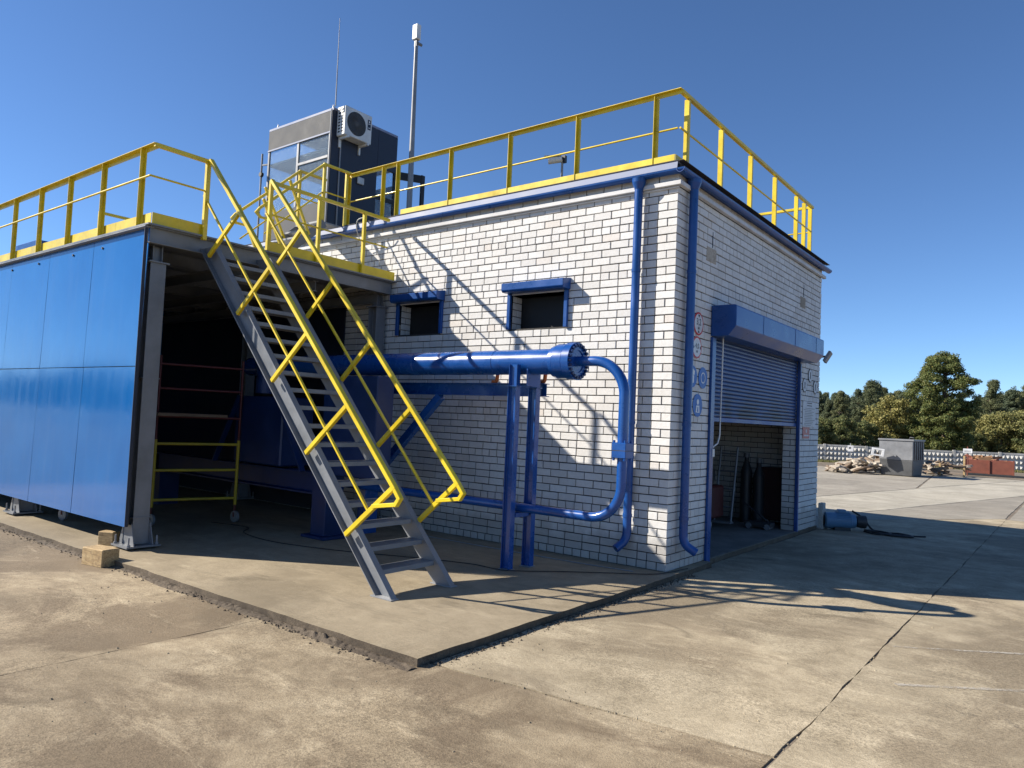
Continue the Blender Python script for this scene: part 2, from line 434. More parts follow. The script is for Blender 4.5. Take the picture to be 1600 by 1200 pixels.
M['leaf_mid'] = mat_leaf('mid_green_leaves', [(0.0, (0.085, 0.11, 0.045)), (0.5, (0.135, 0.16, 0.064)), (1.0, (0.19, 0.17, 0.07))], 0.3)
M['needle'] = mat_leaf('pine_needles', [(0.0, (0.065, 0.085, 0.052)), (0.5, (0.105, 0.128, 0.074)), (1.0, (0.15, 0.165, 0.09))], 0.25)
M['bark'] = paint('bark', (0.10, 0.075, 0.055), 0.9, 0.3, (0.05, 0.04, 0.03), bumps=0.2)
M['grass'] = mat_leaf('dry_grass', [(0.0, (0.09, 0.10, 0.03)), (1.0, (0.22, 0.19, 0.08))])

GZ = -0.06

# ------------------------------------------------------------------ ground
def jag(p0, p1, amp=0.012, step=0.14, seed=0):
    p0 = Vector((p0[0], p0[1], 0)); p1 = Vector((p1[0], p1[1], 0))
    L = (p1 - p0).length; n = max(2, int(L / step)); d = (p1 - p0) / L; q = Vector((-d.y, d.x, 0))
    out = []
    for i in range(n + 1):
        p = p0 + d * (L * i / n)
        k = 0 if i in (0, n) else 1
        a = noise.noise(Vector((p.x * 2.3 + seed, p.y * 2.3, seed))) * 2.2 + noise.noise(Vector((p.x * 9 + seed, p.y * 9, 3.1))) * 0.9
        out.append(p + q * a * amp * k)
    return out
def ring(pts, **kw):
    out = []
    for i in range(len(pts)):
        seg = jag(pts[i], pts[(i+1) % len(pts)], seed=i * 1.7 + pts[i][0], **kw)
        out += seg[:-1]
    return out
def slab(name, pts, z, th, mat, parent=None, amp=0.012, step=0.14, side=None):
    r = ring(pts, amp=amp, step=step)
    n = len(r)
    mb = MB()
    mb.add([(p.x, p.y, z) for p in r], [tuple(range(n))])
    low = [(p.x, p.y, z - th) for p in r]
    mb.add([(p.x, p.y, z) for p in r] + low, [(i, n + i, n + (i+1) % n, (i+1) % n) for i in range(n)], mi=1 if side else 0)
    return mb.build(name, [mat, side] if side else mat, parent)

g = MB()
g.add([(-900,-900,GZ-0.009),(900,-900,GZ-0.009),(900,900,GZ-0.009),(-900,900,GZ-0.009)], [(0,1,2,3)])
ground = tag(g.build('ground', M['dirt']), 'dirt ground beneath the concrete yard', 'ground', kind='structure')
def gs(pts, mat, amp=0.012, step=0.14):
    o = slab('concrete_slab', pts, GZ, 0.02, mat, ground, amp, step)
    return o
gs([(-1.632,-12),(2.508,-12),(2.517,-3.885),(0.17,-4.118),(-1.612,-4.27)], M['yard_dirty'], 0.010)
gs([(-14,-12),(-1.644,-12),(-1.622,-4.29),(-14,-4.33)], M['yard_dirty'], 0.010)
gs([(0.15,-4.10),(2.519,-3.868),(2.531,-3.4),(2.543,1.2),(2.556,12.2),(0.15,8.5),(0.05,6.4),(0.03,1.16),(0.13,1.1)], M['yard'], 0.011)
gs([(2.522,-12),(14,-12),(14,-3.0),(14,12),(2.568,12),(2.553,1.2),(2.541,-3.4)], M['yard'], 0.011)
gs([(0.13,8.53),(2.53,12.23),(2.60,21.9),(-0.52,8.45),(-0.5,6.5),(0.12,6.42)], M['yard_far'], 0.012, 0.3)
gs([(-0.55,8.47),(2.56,21.95),(5.0,33.0),(1.95,33.0),(-0.55,20.7),(-1.92,13.45),(-2.6,9.8)], M['yard_light'], 0.012, 0.3)
gs([(2.62,12.05),(14,12.05),(34,33),(5.05,33),(2.65,22)], M['yard_far'], 0.012, 0.3)
gs([(-2.65,9.85),(-1.97,13.5),(-0.6,20.75),(-1.7,33),(-40,33),(-40,8)], M['yard_far'], 0.012, 0.3)
gs([(-0.55,21.0),(1.9,33),(-1.62,33)], M['yard_light'], 0.012, 0.3)

gf = MB(); gf.add([(-420,-420,GZ-0.005),(-14.3,-420,GZ-0.005),(-14.3,-4.0,GZ-0.005),(-420,-4.0,GZ-0.005)], [(0,1,2,3)])  # unseen sheet added to darken what the blue cladding reflects
M['dark_field'] = paint('added_dark_field', (0.045, 0.062, 0.022), 0.95, 0.4, (0.09, 0.085, 0.035), spots=0.5)
tag(gf.build('added_dark_field', M['dark_field']), 'unseen dark green sheet added beyond the left edge of the yard', 'grass', kind='structure')
# concrete pad
pad_pts = [(0.14,-4.24),(0.14,-0.25),(0.13,0.0),(0.12,1.08),(0.02,1.14),(0.02,5.1),(0.01,6.28),(-13,6.28),(-13,-4.30),(-5.0,-4.29)]
pad = slab('concrete_pad', pad_pts, 0.0, 0.09, M['pad'], None, 0.009, 0.09, M['soil'])  # soil on the front side; on the right the dark stands for shadow
tag(pad, 'raised concrete pad under the stairs and shed', 'pad', kind='structure')

# worn paint lines on the yard
def marking(p0, p1, w, seed):
    mb = MB(); r = random.Random(seed)
    a = jag(p0, p1, 0.006, 0.05, seed); n = len(a)
    for i in range(n - 1):
        w0 = w * (0.85 + 0.15 * r.random()); w1 = w * (0.55 + 0.45 * r.random())
        d = (a[i+1] - a[i]).normalized(); q = Vector((-d.y, d.x, 0))
        mb.add([a[i] - q*w0/2, a[i+1] - q*w1/2, a[i+1] + q*w1/2, a[i] + q*w0/2], [(0,1,2,3)])
    return tag(mb.build('painted_line', M['white_worn'], None, loc=(0, 0, GZ + 0.004)), None, None, kind='structure')
def mat_worn():
    mt, nt, b = newmat('worn_line_paint')
    p = wpos(nt); b.inputs['Base Color'].default_value = (0.44, 0.40, 0.335, 1); b.inputs['Roughness'].default_value = 0.9
    n = mathn(nt, 'ADD', mathn(nt, 'MULTIPLY', noise_n(nt, 30, 6, 0.75, p), 0.6), mathn(nt, 'MULTIPLY', noise_n(nt, 3, 3, 0.6, p), 0.4))
    tr = nd(nt, 'ShaderNodeBsdfTransparent'); mx = nd(nt, 'ShaderNodeMixShader')
    nt.links.new(ramp(nt, n, [(0.40, 0.0), (0.56, 0.75)]), mx.inputs[0])
    nt.links.new(tr.outputs[0], mx.inputs[1]); nt.links.new(b.outputs[0], mx.inputs[2]); nt.links.new(mx.outputs[0], nt.nodes['Material Output'].inputs[0])
    return mt
M['white_worn'] = mat_worn()
o1 = marking((2.60,-1.04), (5.2,0.75), 0.05, 1); tag(o1, 'far worn white line painted on the yard', 'marking')
o2 = marking((2.80,-2.08), (5.2,-0.32), 0.055, 2); tag(o2, 'near worn white line painted on the yard', 'marking')

# loose grit and crumbs along the pad edge and over the near yard
def pebbles(name, spots, lab, smin, smax, mat, seed):
    r = random.Random(seed); mb = MB()
    for (x, y, z) in spots:
        s = smin + (smax - smin) * r.random() ** 3
        v = []
        for a in range(5):
            an = a * 1.2566 + r.random() * 0.6
            v.append((x + math.cos(an)*s*(0.7+0.5*r.random()), y + math.sin(an)*s*(0.7+0.5*r.random()), z - s*0.15))
        t = [(p[0]*0.45 + x*0.55 + r.uniform(-1,1)*s*0.15, p[1]*0.45 + y*0.55, z + s*(0.4+0.5*r.random())) for p in v]
        mb.add(v + t, [(i, (i+1)%5, 5+(i+1)%5, 5+i) for i in range(5)] + [(5,6,7,8,9)])
    return tag(mb.build(name, mat), lab, 'gravel', kind='stuff')
mb = MB(); nx = 420; ny = 7
vs = []
for i in range(nx + 1):
    x = -10.0 + 10.15 * i / nx
    wv = 0.10 + 0.05 * noise.noise(Vector((x * 1.1, 7, 0)))
    hv = max(0.0, 0.018 + 0.022 * noise.noise(Vector((x * 1.7, 3, 1))))
    for j in range(ny + 1):
        t = j / ny
        y = -4.262 - t * wv
        h = hv * math.sin(math.pi * min(1, 0.35 + t * 0.65)) * (1 + 0.7 * noise.noise(Vector((x * 22, y * 22, 0))))
        vs.append((x, y, GZ - 0.004 + h if 0 < j < ny else GZ - 0.004 + (h if j == 0 else -0.004)))
mb.add(vs, [(i*(ny+1)+j, i*(ny+1)+j+1, (i+1)*(ny+1)+j+1, (i+1)*(ny+1)+j) for i in range(nx) for j in range(ny)])
tag(mb.build('soil_ridge', M['soil']), 'brown crumbling soil along the front edge of the pad', 'soil', kind='stuff')
r = random.Random(3)
sp = []
for i in range(2600):
    x = r.uniform(-9.5, 0.1); d = abs(r.gauss(0, 0.055))
    dens = 0.5 + 0.5 * noise.noise(Vector((x * 1.4, 2.0, 0)))
    if r.random() > dens + 0.25: continue
    sp.append((x, -4.265 - d - 0.015, GZ))
for i in range(900):
    y = r.uniform(-4.2, 0.4); sp.append((0.155 + abs(r.gauss(0, 0.05)), y, GZ))
pebbles('loose_grit', sp, 'crumbled grit along the edge of the concrete pad', 0.004, 0.017, M['soil'], 4)
sp = []
for i in range(1500):
    t = r.random(); x = r.uniform(-5, 5); y = r.uniform(-7.4, 4)
    if (x < 0.15 and y > -4.3): continue
    if noise.noise(Vector((x * 0.9, y * 0.9, 5))) < -0.05 and r.random() < 0.75: continue
    sp.append((x, y, GZ))
for i in range(900):
    y = r.uniform(-5, 6); sp.append((2.56 + r.gauss(0, 0.05) + 0.03*noise.noise(Vector((0,y*2,0))), y, GZ - 0.006))
for i in range(400):
    sp.append((r.uniform(0.2,2.5), -3.98 + r.gauss(0,0.05), GZ - 0.004))
pebbles('loose_gravel', sp, 'small stones and crumbs scattered over the yard', 0.003, 0.011, M['yard'], 5)

# ------------------------------------------------------------------ brick building
bld = thing('brick_building', 'white brick workshop with flat roof, blue gutters and roller shutter door', 'building')
LA = 12.6; LB = 6.29; C = 0.0988; BH = 0.0872; J = 0.0122
WINS = [(-2.50, -1.56, 2.985, 3.46), (-4.76, -3.83, 2.985, 3.46)]
DOOR = (1.16, 5.10, -0.2, 2.99)
ZTOP = 4.92
def wall_boxes(mb, axis, lo, hi, t0, t1, z0, z1, holes):
    cuts = sorted(set([lo, hi] + [h[0] for h in holes] + [h[1] for h in holes]))
    for a, b in zip(cuts, cuts[1:]):
        zs = [(z0, z1)]
        for h in holes:
            if h[0] < (a+b)/2 < h[1]:
                zs = [(z0, h[2]), (h[3], z1)]
        for q0, q1 in zs:
            if q1 - q0 < 0.01: continue
            if axis == 'x': mb.box((a, t0, q0), (b, t1, q1))
            else: mb.box((t0, a, q0), (t1, b, q1))
mb = MB()
wall_boxes(mb, 'x', -LA, -0.013, 0.013, 0.26, -0.15, ZTOP - 0.1, WINS)
mb.build('wall_backing', M['mortar'], bld)
mb = MB()
wall_boxes(mb, 'y', 0.262, LB - 0.012, -0.28, -0.013, -0.15, ZTOP - 0.1, [DOOR])
mb.build('wall_backing', M['mortar'], bld)
mb = MB()
mb.box((-LA, LB - 0.28, -0.15), (-0.282, LB - 0.012, ZTOP - 0.1))
mb.build('wall_backing', M['mortar'], bld)
mb = MB(); mb.box((-LA - 0.25, 0.01, -0.15), (-LA - 0.002, LB, ZTOP - 0.1)); mb.build('wall_backing', M['mortar'], bld)
mb = MB(); mb.box((-3.6, 0.262, 0.002), (-3.4, LB - 0.282, ZTOP - 0.2)); mb.build('inner_wall', M['floor'], bld)

# bricks ------------------------------------------------------------
bricks = []    # (face, a0, a1, row, depth)  face 'A' along -x, 'B' along +y
def row_bricks(face, r):
    hdr = r % 6 == 0
    odd = (r % 6) % 2 == 1
    L = LA if face == 'A' else LB
    out = []
    q = random.Random(r * 31 + (0 if face == 'A' else 9))
    if hdr:
        if face == 'A': out.append((0.0, 0.12, 0.25)); x = 0.12 + J
        else: x = 0.25 + J
        step = 0.12
    elif odd:
        if face == 'A': out.append((0.0, 0.25, 0.12)); x = 0.25 + J
        else: x = 0.12 + J
        step = 0.25
    else:
        if face == 'A': x = 0.12 + J
        else: out.append((0.0, 0.25, 0.12)); x = 0.25 + J
        step = 0.25
    while x < L - 0.02:
        st = step
        if step == 0.25 and q.random() < 0.035: st = 0.12
        e = min(x + st + q.uniform(-0.003, 0.003), L)
        out.append((x, e, 0.05)); x = e + J
    return out
holesA = [(-w[1], -w[0], w[2], w[3]) for w in WINS]
def clip(parts, z0, z1, holes):
    for h in holes:
        if z1 > h[2] + 0.015 and z0 < h[3] - 0.015:
            nx = []
            for (a, b, d) in parts:
                if b <= h[0] or a >= h[1]: nx.append((a, b, d))
                else:
                    if h[0] - a > 0.03: nx.append((a, h[0], d))
                    if b - h[1] > 0.03: nx.append((h[1], b, d))
            parts = nx
    return parts
rows = list(range(-1, 46)) + [46, 47]
for r in rows:
    z0 = r * C + 0.005; z1 = z0 + BH
    if r == 46: z1 = 4.622
    if r == 47: z0 = 4.682; z1 = 4.78
    for face, holes in (('A', holesA), ('B', [DOOR])):
        for (a, b, d) in clip(row_bricks(face, max(r, 0) if r >= 0 else 5), z0, z1, holes):
            if r == -1 and face == 'A': continue
            bricks.append((face, a, b, z0, z1, d))
def brick_geo(w, h, d, c=0.004):
    # local: x 0..w, z 0..h, front at y=0 facing -y, body to y=d
    v = [(c,0,c),(w-c,0,c),(w-c,0,h-c),(c,0,h-c),
         (0,c,0),(w,c,0),(w,c,h),(0,c,h),(0,d,0),(w,d,0),(w,d,h),(0,d,h)]
    f = [(0,1,2,3),(0,4,5,1),(1,5,6,2),(2,6,7,3),(3,7,4,0),(4,8,9,5),(5,9,10,6),(6,10,11,7),(7,11,8,4)]
    return v, f
def brick_xf(face, a, b, z0):
    q = random.Random(int(a * 1000) * 7 + int(z0 * 1000) * 13 + (1 if face == 'B' else 0))
    off = q.uniform(-0.003, 0.002)
    if face == 'A': return Matrix.Translation((-b, off, z0 + q.uniform(-0.0016, 0.0016)))
    return Matrix.Translation((-abs(off) * 0 + off, a, z0 + q.uniform(-0.0016, 0.0016))) @ Matrix.Rotation(math.pi/2, 4, 'Z')
def score(bk):
    face, a, b, z0, z1, d = bk
    c = Vector((-(a+b)/2, 0, (z0+z1)/2)) if face == 'A' else Vector((0, (a+b)/2, (z0+z1)/2))
    n = Vector((0,-1,0)) if face == 'A' else Vector((1,0,0))
    vw = CAM - c
    occl = 1.0
    if face == 'A' and a > 2.0 and z0 < 2.4: occl = 0.55
    if face == 'A' and a > 4.9: occl = 0.0
    return (b - a) * (z1 - z0) * max(0, vw.normalized().dot(n)) / vw.length_squared * occl
order = sorted(range(len(bricks)), key=lambda i: -score(bricks[i]))
single = set(order[:298])
cache = {}
rest = {'A': MB(), 'B': MB()}
for i, bk in enumerate(bricks):
    face, a, b, z0, z1, d = bk
    xf = brick_xf(face, a, b, z0)
    if i in single:
        key = (round(b - a, 3), round(z1 - z0, 3), d)
        if key not in cache:
            v, f = brick_geo(*key)
            cache[key] = MB().add(v, f).mesh('brick', M['brick'])
        o = bpy.data.objects.new('brick', cache[key]); COL.objects.link(o); o.parent = bld
        o.matrix_local = xf
    else:
        v, f = brick_geo(b - a, z1 - z0, d)
        rest[face].add([xf @ Vector(p) for p in v], f)
allrest = MB()
for k in rest: allrest.add(rest[k].v, rest[k].f)
# window reveals and inside of the door in brick
for w in WINS:
    z = w[2]; k = 0
    while z < w[3] - 0.05:
        h = min(0.088, w[3] - z)
        for y0, y1 in (((0.055, 0.15), (0.16, 0.255)) if k % 2 == 0 else ((0.055, 0.255),)):
            v, f = brick_geo(y1 - y0, h, 0.02)
            xf = Matrix.Translation((w[0] + 0.008, y0, z)) @ Matrix.Rotation(math.pi/2, 4, 'Z')
            allrest.add([xf @ Vector(p) for p in v], f)
        z += C; k += 1
for k in range(0, 31):       # right door jamb, facing the camera
    z = k * C + 0.005
    h = min(BH, DOOR[3] - z - 0.004)
    if h < 0.02: continue
    for x0, x1 in (((-0.275, -0.155), (-0.144, -0.055)) if k % 2 else ((-0.275, -0.055),)):
        v, f = brick_geo(x1 - x0, h, 0.02)
        xf = Matrix.Translation((x0, DOOR[1] - 0.008, z))
        allrest.add([xf @ Vector(p) for p in v], f)
for k in range(0, 40):       # far inner wall of the workshop
    z = k * C + 0.007; x = -3.38 + (0.13 if k % 2 else 0)
    while x < -0.3:
        v, f = brick_geo(min(0.25, -0.285 - x), BH, 0.03)
        xf = Matrix.Translation((x, LB - 0.29, z)); allrest.add([xf @ Vector(p) for p in v], f)
        x += 0.261
o = allrest.build('brickwork', M['brick'], bld); o['kind'] = 'stuff'

# cornice strip, roof slab, flashing, gutters
mb = MB(); mb.box((-LA, -0.062, 4.626), (0.062, -0.003, 4.678)); mb.box((-LA, -0.025, 4.60), (0.02, -0.004, 4.622)); mb.build('cornice_strip', M['white_trim'], bld, 0.004)
mb = MB(); mb.box((0.004, 0.0, 4.626), (0.062, LB + 0.06, 4.678)); mb.build('cornice_strip', M['white_trim'], bld, 0.004)
mb = MB(); mb.box((-LA, -0.03, 4.79), (0.03, LB + 0.06, 4.93)); mb.build('roof', M['roof'], bld, 0.004)
mb = MB()
mb.sect([(0,0),(0.012,0),(0.012,0.075),(-0.072,0.088),(-0.080,0.082),(0.0,0.066)], (-LA,-0.025,4.885), (0.03,-0.025,4.885), (0,0,1))
fo = mb.build('roof_flashing', M['zinc'], bld)
mb = MB()
for k in range(8):
    x = -0.27 - k * 1.23
    mb.box((x - 0.004, -0.2095, 4.796), (x + 0.004, -0.19, 4.892))
mb = MB()
mb.sect([(0,0),(0.01,0),(0.01,-0.075),(-0.055,-0.088),(-0.062,-0.082),(0.0,-0.066)], (0.025,-0.02,4.885), (0.025,LB+0.12,4.885), (0,0,1))
mb.build('roof_flashing', M['blue_shutter'], bld)
# felt edge lip over the flashing
mb = MB(); mb.box((-LA, -0.108, 4.899), (0.035, -0.02, 4.911)); mb.box((0.036, -0.106, 4.897), (0.108, LB + 0.12, 4.903)); mb.build('felt_edge', M['roof'], bld)
def gutter(p0, p1, side):
    mb = MB(); n = 8
    pr = [(0.062*math.sin(a), -0.062*math.cos(a)) for a in [math.pi*(-0.5) + math.pi*i/n for i in range(n+1)]]
    outer = [(-0.055*math.cos(a), 0.055*math.sin(a)) for a in [-math.pi/2 + math.pi*i/n for i in range(n+1)]]
    inner = [(-0.049*math.cos(a), 0.049*math.sin(a)) for a in [math.pi/2 - math.pi*i/n for i in range(n+1)]]
    mb.sect(outer + inner, p0, p1, side)
    return mb
ga = gutter((-LA, -0.082, 4.803), (0.13, -0.082, 4.803), (0,0,1)); ga.build('gutter', M['blue'], bld)
gb = gutter((0.085, -0.14, 4.800), (0.085, LB + 0.16, 4.800), (0,0,1)); gb.build('gutter', M['blue_shutter'], bld)
mb = MB()
mb.box((-LA, -0.026, 4.772), (0.026, -0.012, 4.788))
mb.box((0.012, -0.008, 4.772), (0.026, LB + 0.05, 4.788))
mb.build('soffit', M['blue_shutter'], bld)

def downpipe(pts, r, fun_c, nm='downpipe'):
    mb = MB(); mb.tube(pts, r, 14)
    o = mb.build(nm, M['blue'], bld)
    f = MB(); f.lathe([(-0.13, r + 0.002), (-0.12, r + 0.006), (-0.05, 0.085), (0.0, 0.09), (0.004, 0.08)], fun_c, (0,0,1), 14)
    f.build('funnel', M['blue'], o)
    for zb in (3.62, 1.75, 0.62):
        c = MB(); c.lathe([(-0.02, r + 0.001), (-0.02, r + 0.006), (0.02, r + 0.006), (0.02, r + 0.001)], (pts[1][0], pts[1][1], zb), (0,0,1), 14)
        c.build('pipe_clamp', M['blue'], o)
    return o
ax, ay = -0.487, -0.085
pts = [(ax, ay, 4.66), (ax, ay, 0.42)] + [(ax + 0.0 - (0.12 - 0.12*math.cos(t))*0.55, ay - (0.12 - 0.12*math.cos(t))*0.85, 0.42 - 0.16*math.sin(t)) for t in [0.25, 0.5, 0.75, 1.0]]
pts.append((pts[-1][0] - 0.045, pts[-1][1] - 0.08, pts[-1][2] - 0.065))
downpipe(pts, 0.052, (ax, ay, 4.765))
bx, by = 0.085, 0.27
pts = [(bx, by, 4.66), (bx, by, 0.42)] + [(bx + (0.12 - 0.12*math.cos(t))*0.85, by + (0.12 - 0.12*math.cos(t))*0.5, 0.42 - 0.16*math.sin(t)) for t in [0.25, 0.5, 0.75, 1.0]]
pts.append((pts[-1][0] + 0.085, pts[-1][1] + 0.05, pts[-1][2] - 0.065))
downpipe(pts, 0.053, (bx, by, 4.765))

# window shutters: box over the opening, guide rails down both sides
for (x0, x1, z0, z1) in WINS:
    mb = MB()
    pr = [(3.478, 0.0), (3.478, 0.165), (3.505, 0.19), (3.60, 0.19), (3.635, 0.0)]
    v = [(x0 - 0.03, -b, a) for a, b in pr] + [(x1 + 0.065, -b, a) for a, b in pr]
    n = len(pr)
    mb.add(v, [(i, (i+1) % n, n + (i+1) % n, n + i) for i in range(n)] + [tuple(range(n-1,-1,-1)), tuple(range(n, 2*n))])
    sh = mb.build('window_shutter_box', M['blue'], bld, 0.005)
    for gx in (x0 - 0.03, x1 - 0.01):
        mb = MB(); mb.channel((gx + 0.03, -0.002, 2.975), (gx + 0.03, -0.002, 3.477), 0.06, 0.045, 0.006, (1,0,0))
        mb = MB(); mb.box((gx, -0.045, 2.975), (gx + 0.055, -0.003, 3.476)); mb.build('guide_rail', M['blue'], sh, 0.004)
    mb = MB(); mb.box((x0, -0.004, z1 + 0.0), (x1, 0.255, z1 + 0.03)); mb.build('lintel', M['white_trim'], bld)
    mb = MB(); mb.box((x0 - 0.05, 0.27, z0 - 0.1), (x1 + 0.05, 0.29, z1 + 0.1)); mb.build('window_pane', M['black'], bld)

# roller door ---------------------------------------------------------
door = MB()
ys = (DOOR[0] + 0.06, DOOR[1] - 0.04); zt = 2.98; zb = 1.87
pitch = 0.0555; prof = []
z = zb
while z < zt - 0.01:
    prof += [(-0.062, z + 0.003), (-0.050, z + 0.014), (-0.048, z + 0.03), (-0.052, z + 0.046), (-0.066, z + 0.0535)]
    z += pitch
n = len(prof)
door.add([(x, ys[0], z) for x, z in prof] + [(x, ys[1], z) for x, z in prof], [(i, n + i, n + i + 1, i + 1) for i in range(n - 1)])
def mat_curtain():
    mt, nt, b = newmat('sooty_blue_curtain')
    p = wpos(nt); z = nd(nt, 'ShaderNodeSeparateXYZ'); nt.links.new(p, z.inputs[0])
    n = noise_n(nt, 1.6, 6, 0.65, p, 0.6)
    c = ramp(nt, noise_n(nt, 7, 5, 0.6, p), [(0.3, (0.015, 0.048, 0.165)), (0.7, (0.021, 0.062, 0.205))])
    f = mathn(nt, 'SUBTRACT', mathn(nt, 'ADD', 2.62, mathn(nt, 'MULTIPLY', n, -0.1)), z.outputs[2])
    f = mathn(nt, 'MULTIPLY', ramp(nt, f, [(0.1, 0.0), (0.6, 0.85)]), ramp(nt, n, [(0.38, 0.15), (0.58, 1.0)]))
    c = mix(nt, f, c, (0.012, 0.014, 0.02))
    nt.links.new(c, b.inputs['Base Color']); b.inputs['Roughness'].default_value = 0.42
    return mt
dob = door.build('roller_door_curtain', mat_curtain(), bld)
mb = MB(); mb.box((-0.075, ys[0], zb - 0.06), (-0.045, ys[1], zb)); mb.build('bottom_rail', M['blue_shutter'], dob, 0.004)
for y0, y1, mt in ((DOOR[0] - 0.055, DOOR[0] + 0.065, M['blue']), (DOOR[1] - 0.03, DOOR[1] + 0.02, M['blue_shutter'])):
    mb = MB(); mb.box((-0.088 if y0 < 2 else -0.046, y0 + 0.06 if y0 < 2 else y0, -0.05), (0.0, y1, 2.98)); mb.box((0.003, y0, -0.055), (0.038 if y0 < 2 else 0.012, y1, 2.915))
    mb.build('guide_rail', mt, bld, 0.004)
bxp = [(2.93, 0.005), (2.93, 0.24), (3.055, 0.345), (3.315, 0.345), (3.335, 0.325), (3.335, 0.005)]
v = [(b, 1.105, a) for a, b in bxp] + [(b, 5.22, a) for a, b in bxp]
n = len(bxp); mb = MB()
mb.add(v, [(i, n + i, n + (i+1) % n, (i+1) % n) for i in range(n)] + [tuple(range(n)), tuple(range(2*n-1, n-1, -1))])
sb = mb.build('door_shutter_box', M['blue'], bld, 0.006)
mb = MB()
for k, yy in enumerate((2.14, 3.6, 4.75)):
    mb = MB(); mb.box((0.3465, yy, 3.06), (0.349, yy + 0.07, 3.312)); mb.build('box_seam_strap', M['blue'], sb)
mb = MB(); mb.tube([(0.05, 1.42, 2.93), (0.045, 1.43, 2.4), (0.04, 1.42, 1.62), (0.03, 1.38, 1.52), (0.01, 1.24, 1.46), (0.005, 1.22, 1.44)], 0.011, 8); mb.build('cable_conduit', M['white_plastic'], bld)
mb = MB(); mb.box((0.005, 1.185, 1.34), (0.05, 1.25, 1.45)); mb.box((0.01, 1.21, 1.27), (0.035, 1.235, 1.34)); mb.build('switch_box', M['white_plastic'], bld, 0.006)
# plastered patches
for (y0, y1, z0, z1) in ((0.90, 1.22, 3.90, 4.09), (4.98, 5.28, 3.90, 4.09)):
    mb = MB(); mb.box((-0.02, y0, z0), (0.0035, y1, z1)); mb.build('plaster_patch', M['rubble'], bld, 0.003)
    mb = MB(); mb.box((-0.02, y0 + 0.18, z1 + 0.01), (0.003, y0 + 0.2, z1 + 0.22)); mb.build('plaster_slot', M['dark'], bld)
mb = MB(); mb.box((-3.39, 0.262, -0.05), (-0.015, LB - 0.29, 0.004)); mb.build('workshop_floor', M['floor'], bld)

# ------------------------------------------------------------------ railing helpers
def rail_post(parent, x, y, z0, z1, w=0.058, name='post'):
    mb = MB(); mb.box((x - w/2, y - w/2, z0), (x + w/2, y + w/2, z1)); return mb.build(name, M['yellow'], parent, 0.004)
def post_x(parent, x, y, z0, z1, w=0.055, name='post'):
    # angle iron: one leg across the run towards the viewer, one along it
    mb = MB(); t = 0.006
    mb.sect([(0,0),(w,0),(w,t),(t,t),(t,w),(0,w)], (x - w/2, y, z0), (x - w/2, y, z1), (1,0,0))
    mb = MB()
    y = y - 0.0068; w2 = w - 0.008
    p = [(x - w/2, y), (x - w/2, y - w2), (x - w/2 + t, y - w2), (x - w/2 + t, y - t), (x + w/2, y - t), (x + w/2, y)]
    mb.add([(a, b, z0) for a, b in p] + [(a, b, z1) for a, b in p], [(i, (i+1) % 6, 6 + (i+1) % 6, 6 + i) for i in range(6)] + [tuple(range(5,-1,-1)), tuple(range(6, 12))])
    return mb.build(name, M['yellow'], parent)
def post_y(parent, x, y, z0, z1, w=0.062, name='post'):
    mb = MB(); t = 0.006
    p = [(x - w, y), (x, y), (x, y + w*0.8), (x - t, y + w*0.8), (x - t, y + t), (x - w, y + t)]
    mb.add([(a, b, z0) for a, b in p] + [(a, b, z1) for a, b in p], [(i, (i+1) % 6, 6 + (i+1) % 6, 6 + i) for i in range(6)] + [tuple(range(5,-1,-1)), tuple(range(6, 12))])
    return mb.build(name, M['yellow'], parent)
def rail_x(parent, x0, x1, y, z, w=0.055, name='top_rail'):
    # angle laid flat: horizontal leg on top reaching out, vertical leg behind
    mb = MB(); t = 0.006
    p = [(y, z), (y - w, z), (y - w, z - t), (y - t, z - t), (y - t, z - w), (y, z - w)]
    mb.add([(x0, a, b) for a, b in p] + [(x1, a, b) for a, b in p], [(i, (i+1) % 6, 6 + (i+1) % 6, 6 + i) for i in range(6)] + [tuple(range(5,-1,-1)), tuple(range(6, 12))])
    return mb.build(name, M['yellow'], parent)
def rail_bar(parent, pts, w=0.056, h=0.045, name='top_rail', side=(0,0,1)):
    mb = MB()
    for ks, (a, b) in enumerate(zip(pts, pts[1:])):
        a = Vector(a); b = Vector(b); d = (b - a).normalized()
        mb.beam(a - d * w * 0.45, b + d * w * 0.45, h - 0.002*ks, w - 0.002*ks, side)
    return mb.build(name, M['yellow'], parent, 0.004)
def rail_thin(parent, pts, r=0.013, name='mid_rail'):
    mb = MB()
    for a, b in zip(pts, pts[1:]):
        mb.tube([a, b], r, 8)
    return mb.build(name, M['yellow'], parent)

# roof railing on the brick building
rr = thing('roof_railing', 'yellow steel railing round the roof of the white brick building', 'railing')
ZR = 5.80; ZB = 4.90
yA = 0.0
for x in (-0.31, -1.455, -2.60, -3.745, -4.91, -5.255, -6.13): post_x(rr, x, yA, ZB, ZR - 0.008)
for y in (0.20, 1.29, 2.42, 3.52, 4.65, 5.10, 5.47): post_y(rr, 0.015, y, ZB, ZR - 0.03)
for x in (-1.2, -2.4, -3.6): rail_post(rr, x, 5.55, ZB, ZR - 0.03)
rail_x(rr, -6.15, 0.02, yA, ZR + 0.02); rail_bar(rr, [(0.0, 0.02, ZR), (0.0, 5.55, ZR)]); rail_bar(rr, [(0.0, 5.55, ZR), (-6.1, 5.55, ZR)])
rail_thin(rr, [(-6.13, yA - 0.005, 5.345), (-0.03, yA - 0.005, 5.345)]); rail_thin(rr, [(-0.0, 0.0, 5.345), (0.0, 5.55, 5.345)]); rail_thin(rr, [(0.0, 5.55, 5.345), (-6.1, 5.55, 5.345)])
mb = MB(); mb.box((-4.8, -0.045, 4.905), (-0.04, -0.038, 5.012)); mb.build('toe_board', M['yellow'], rr)
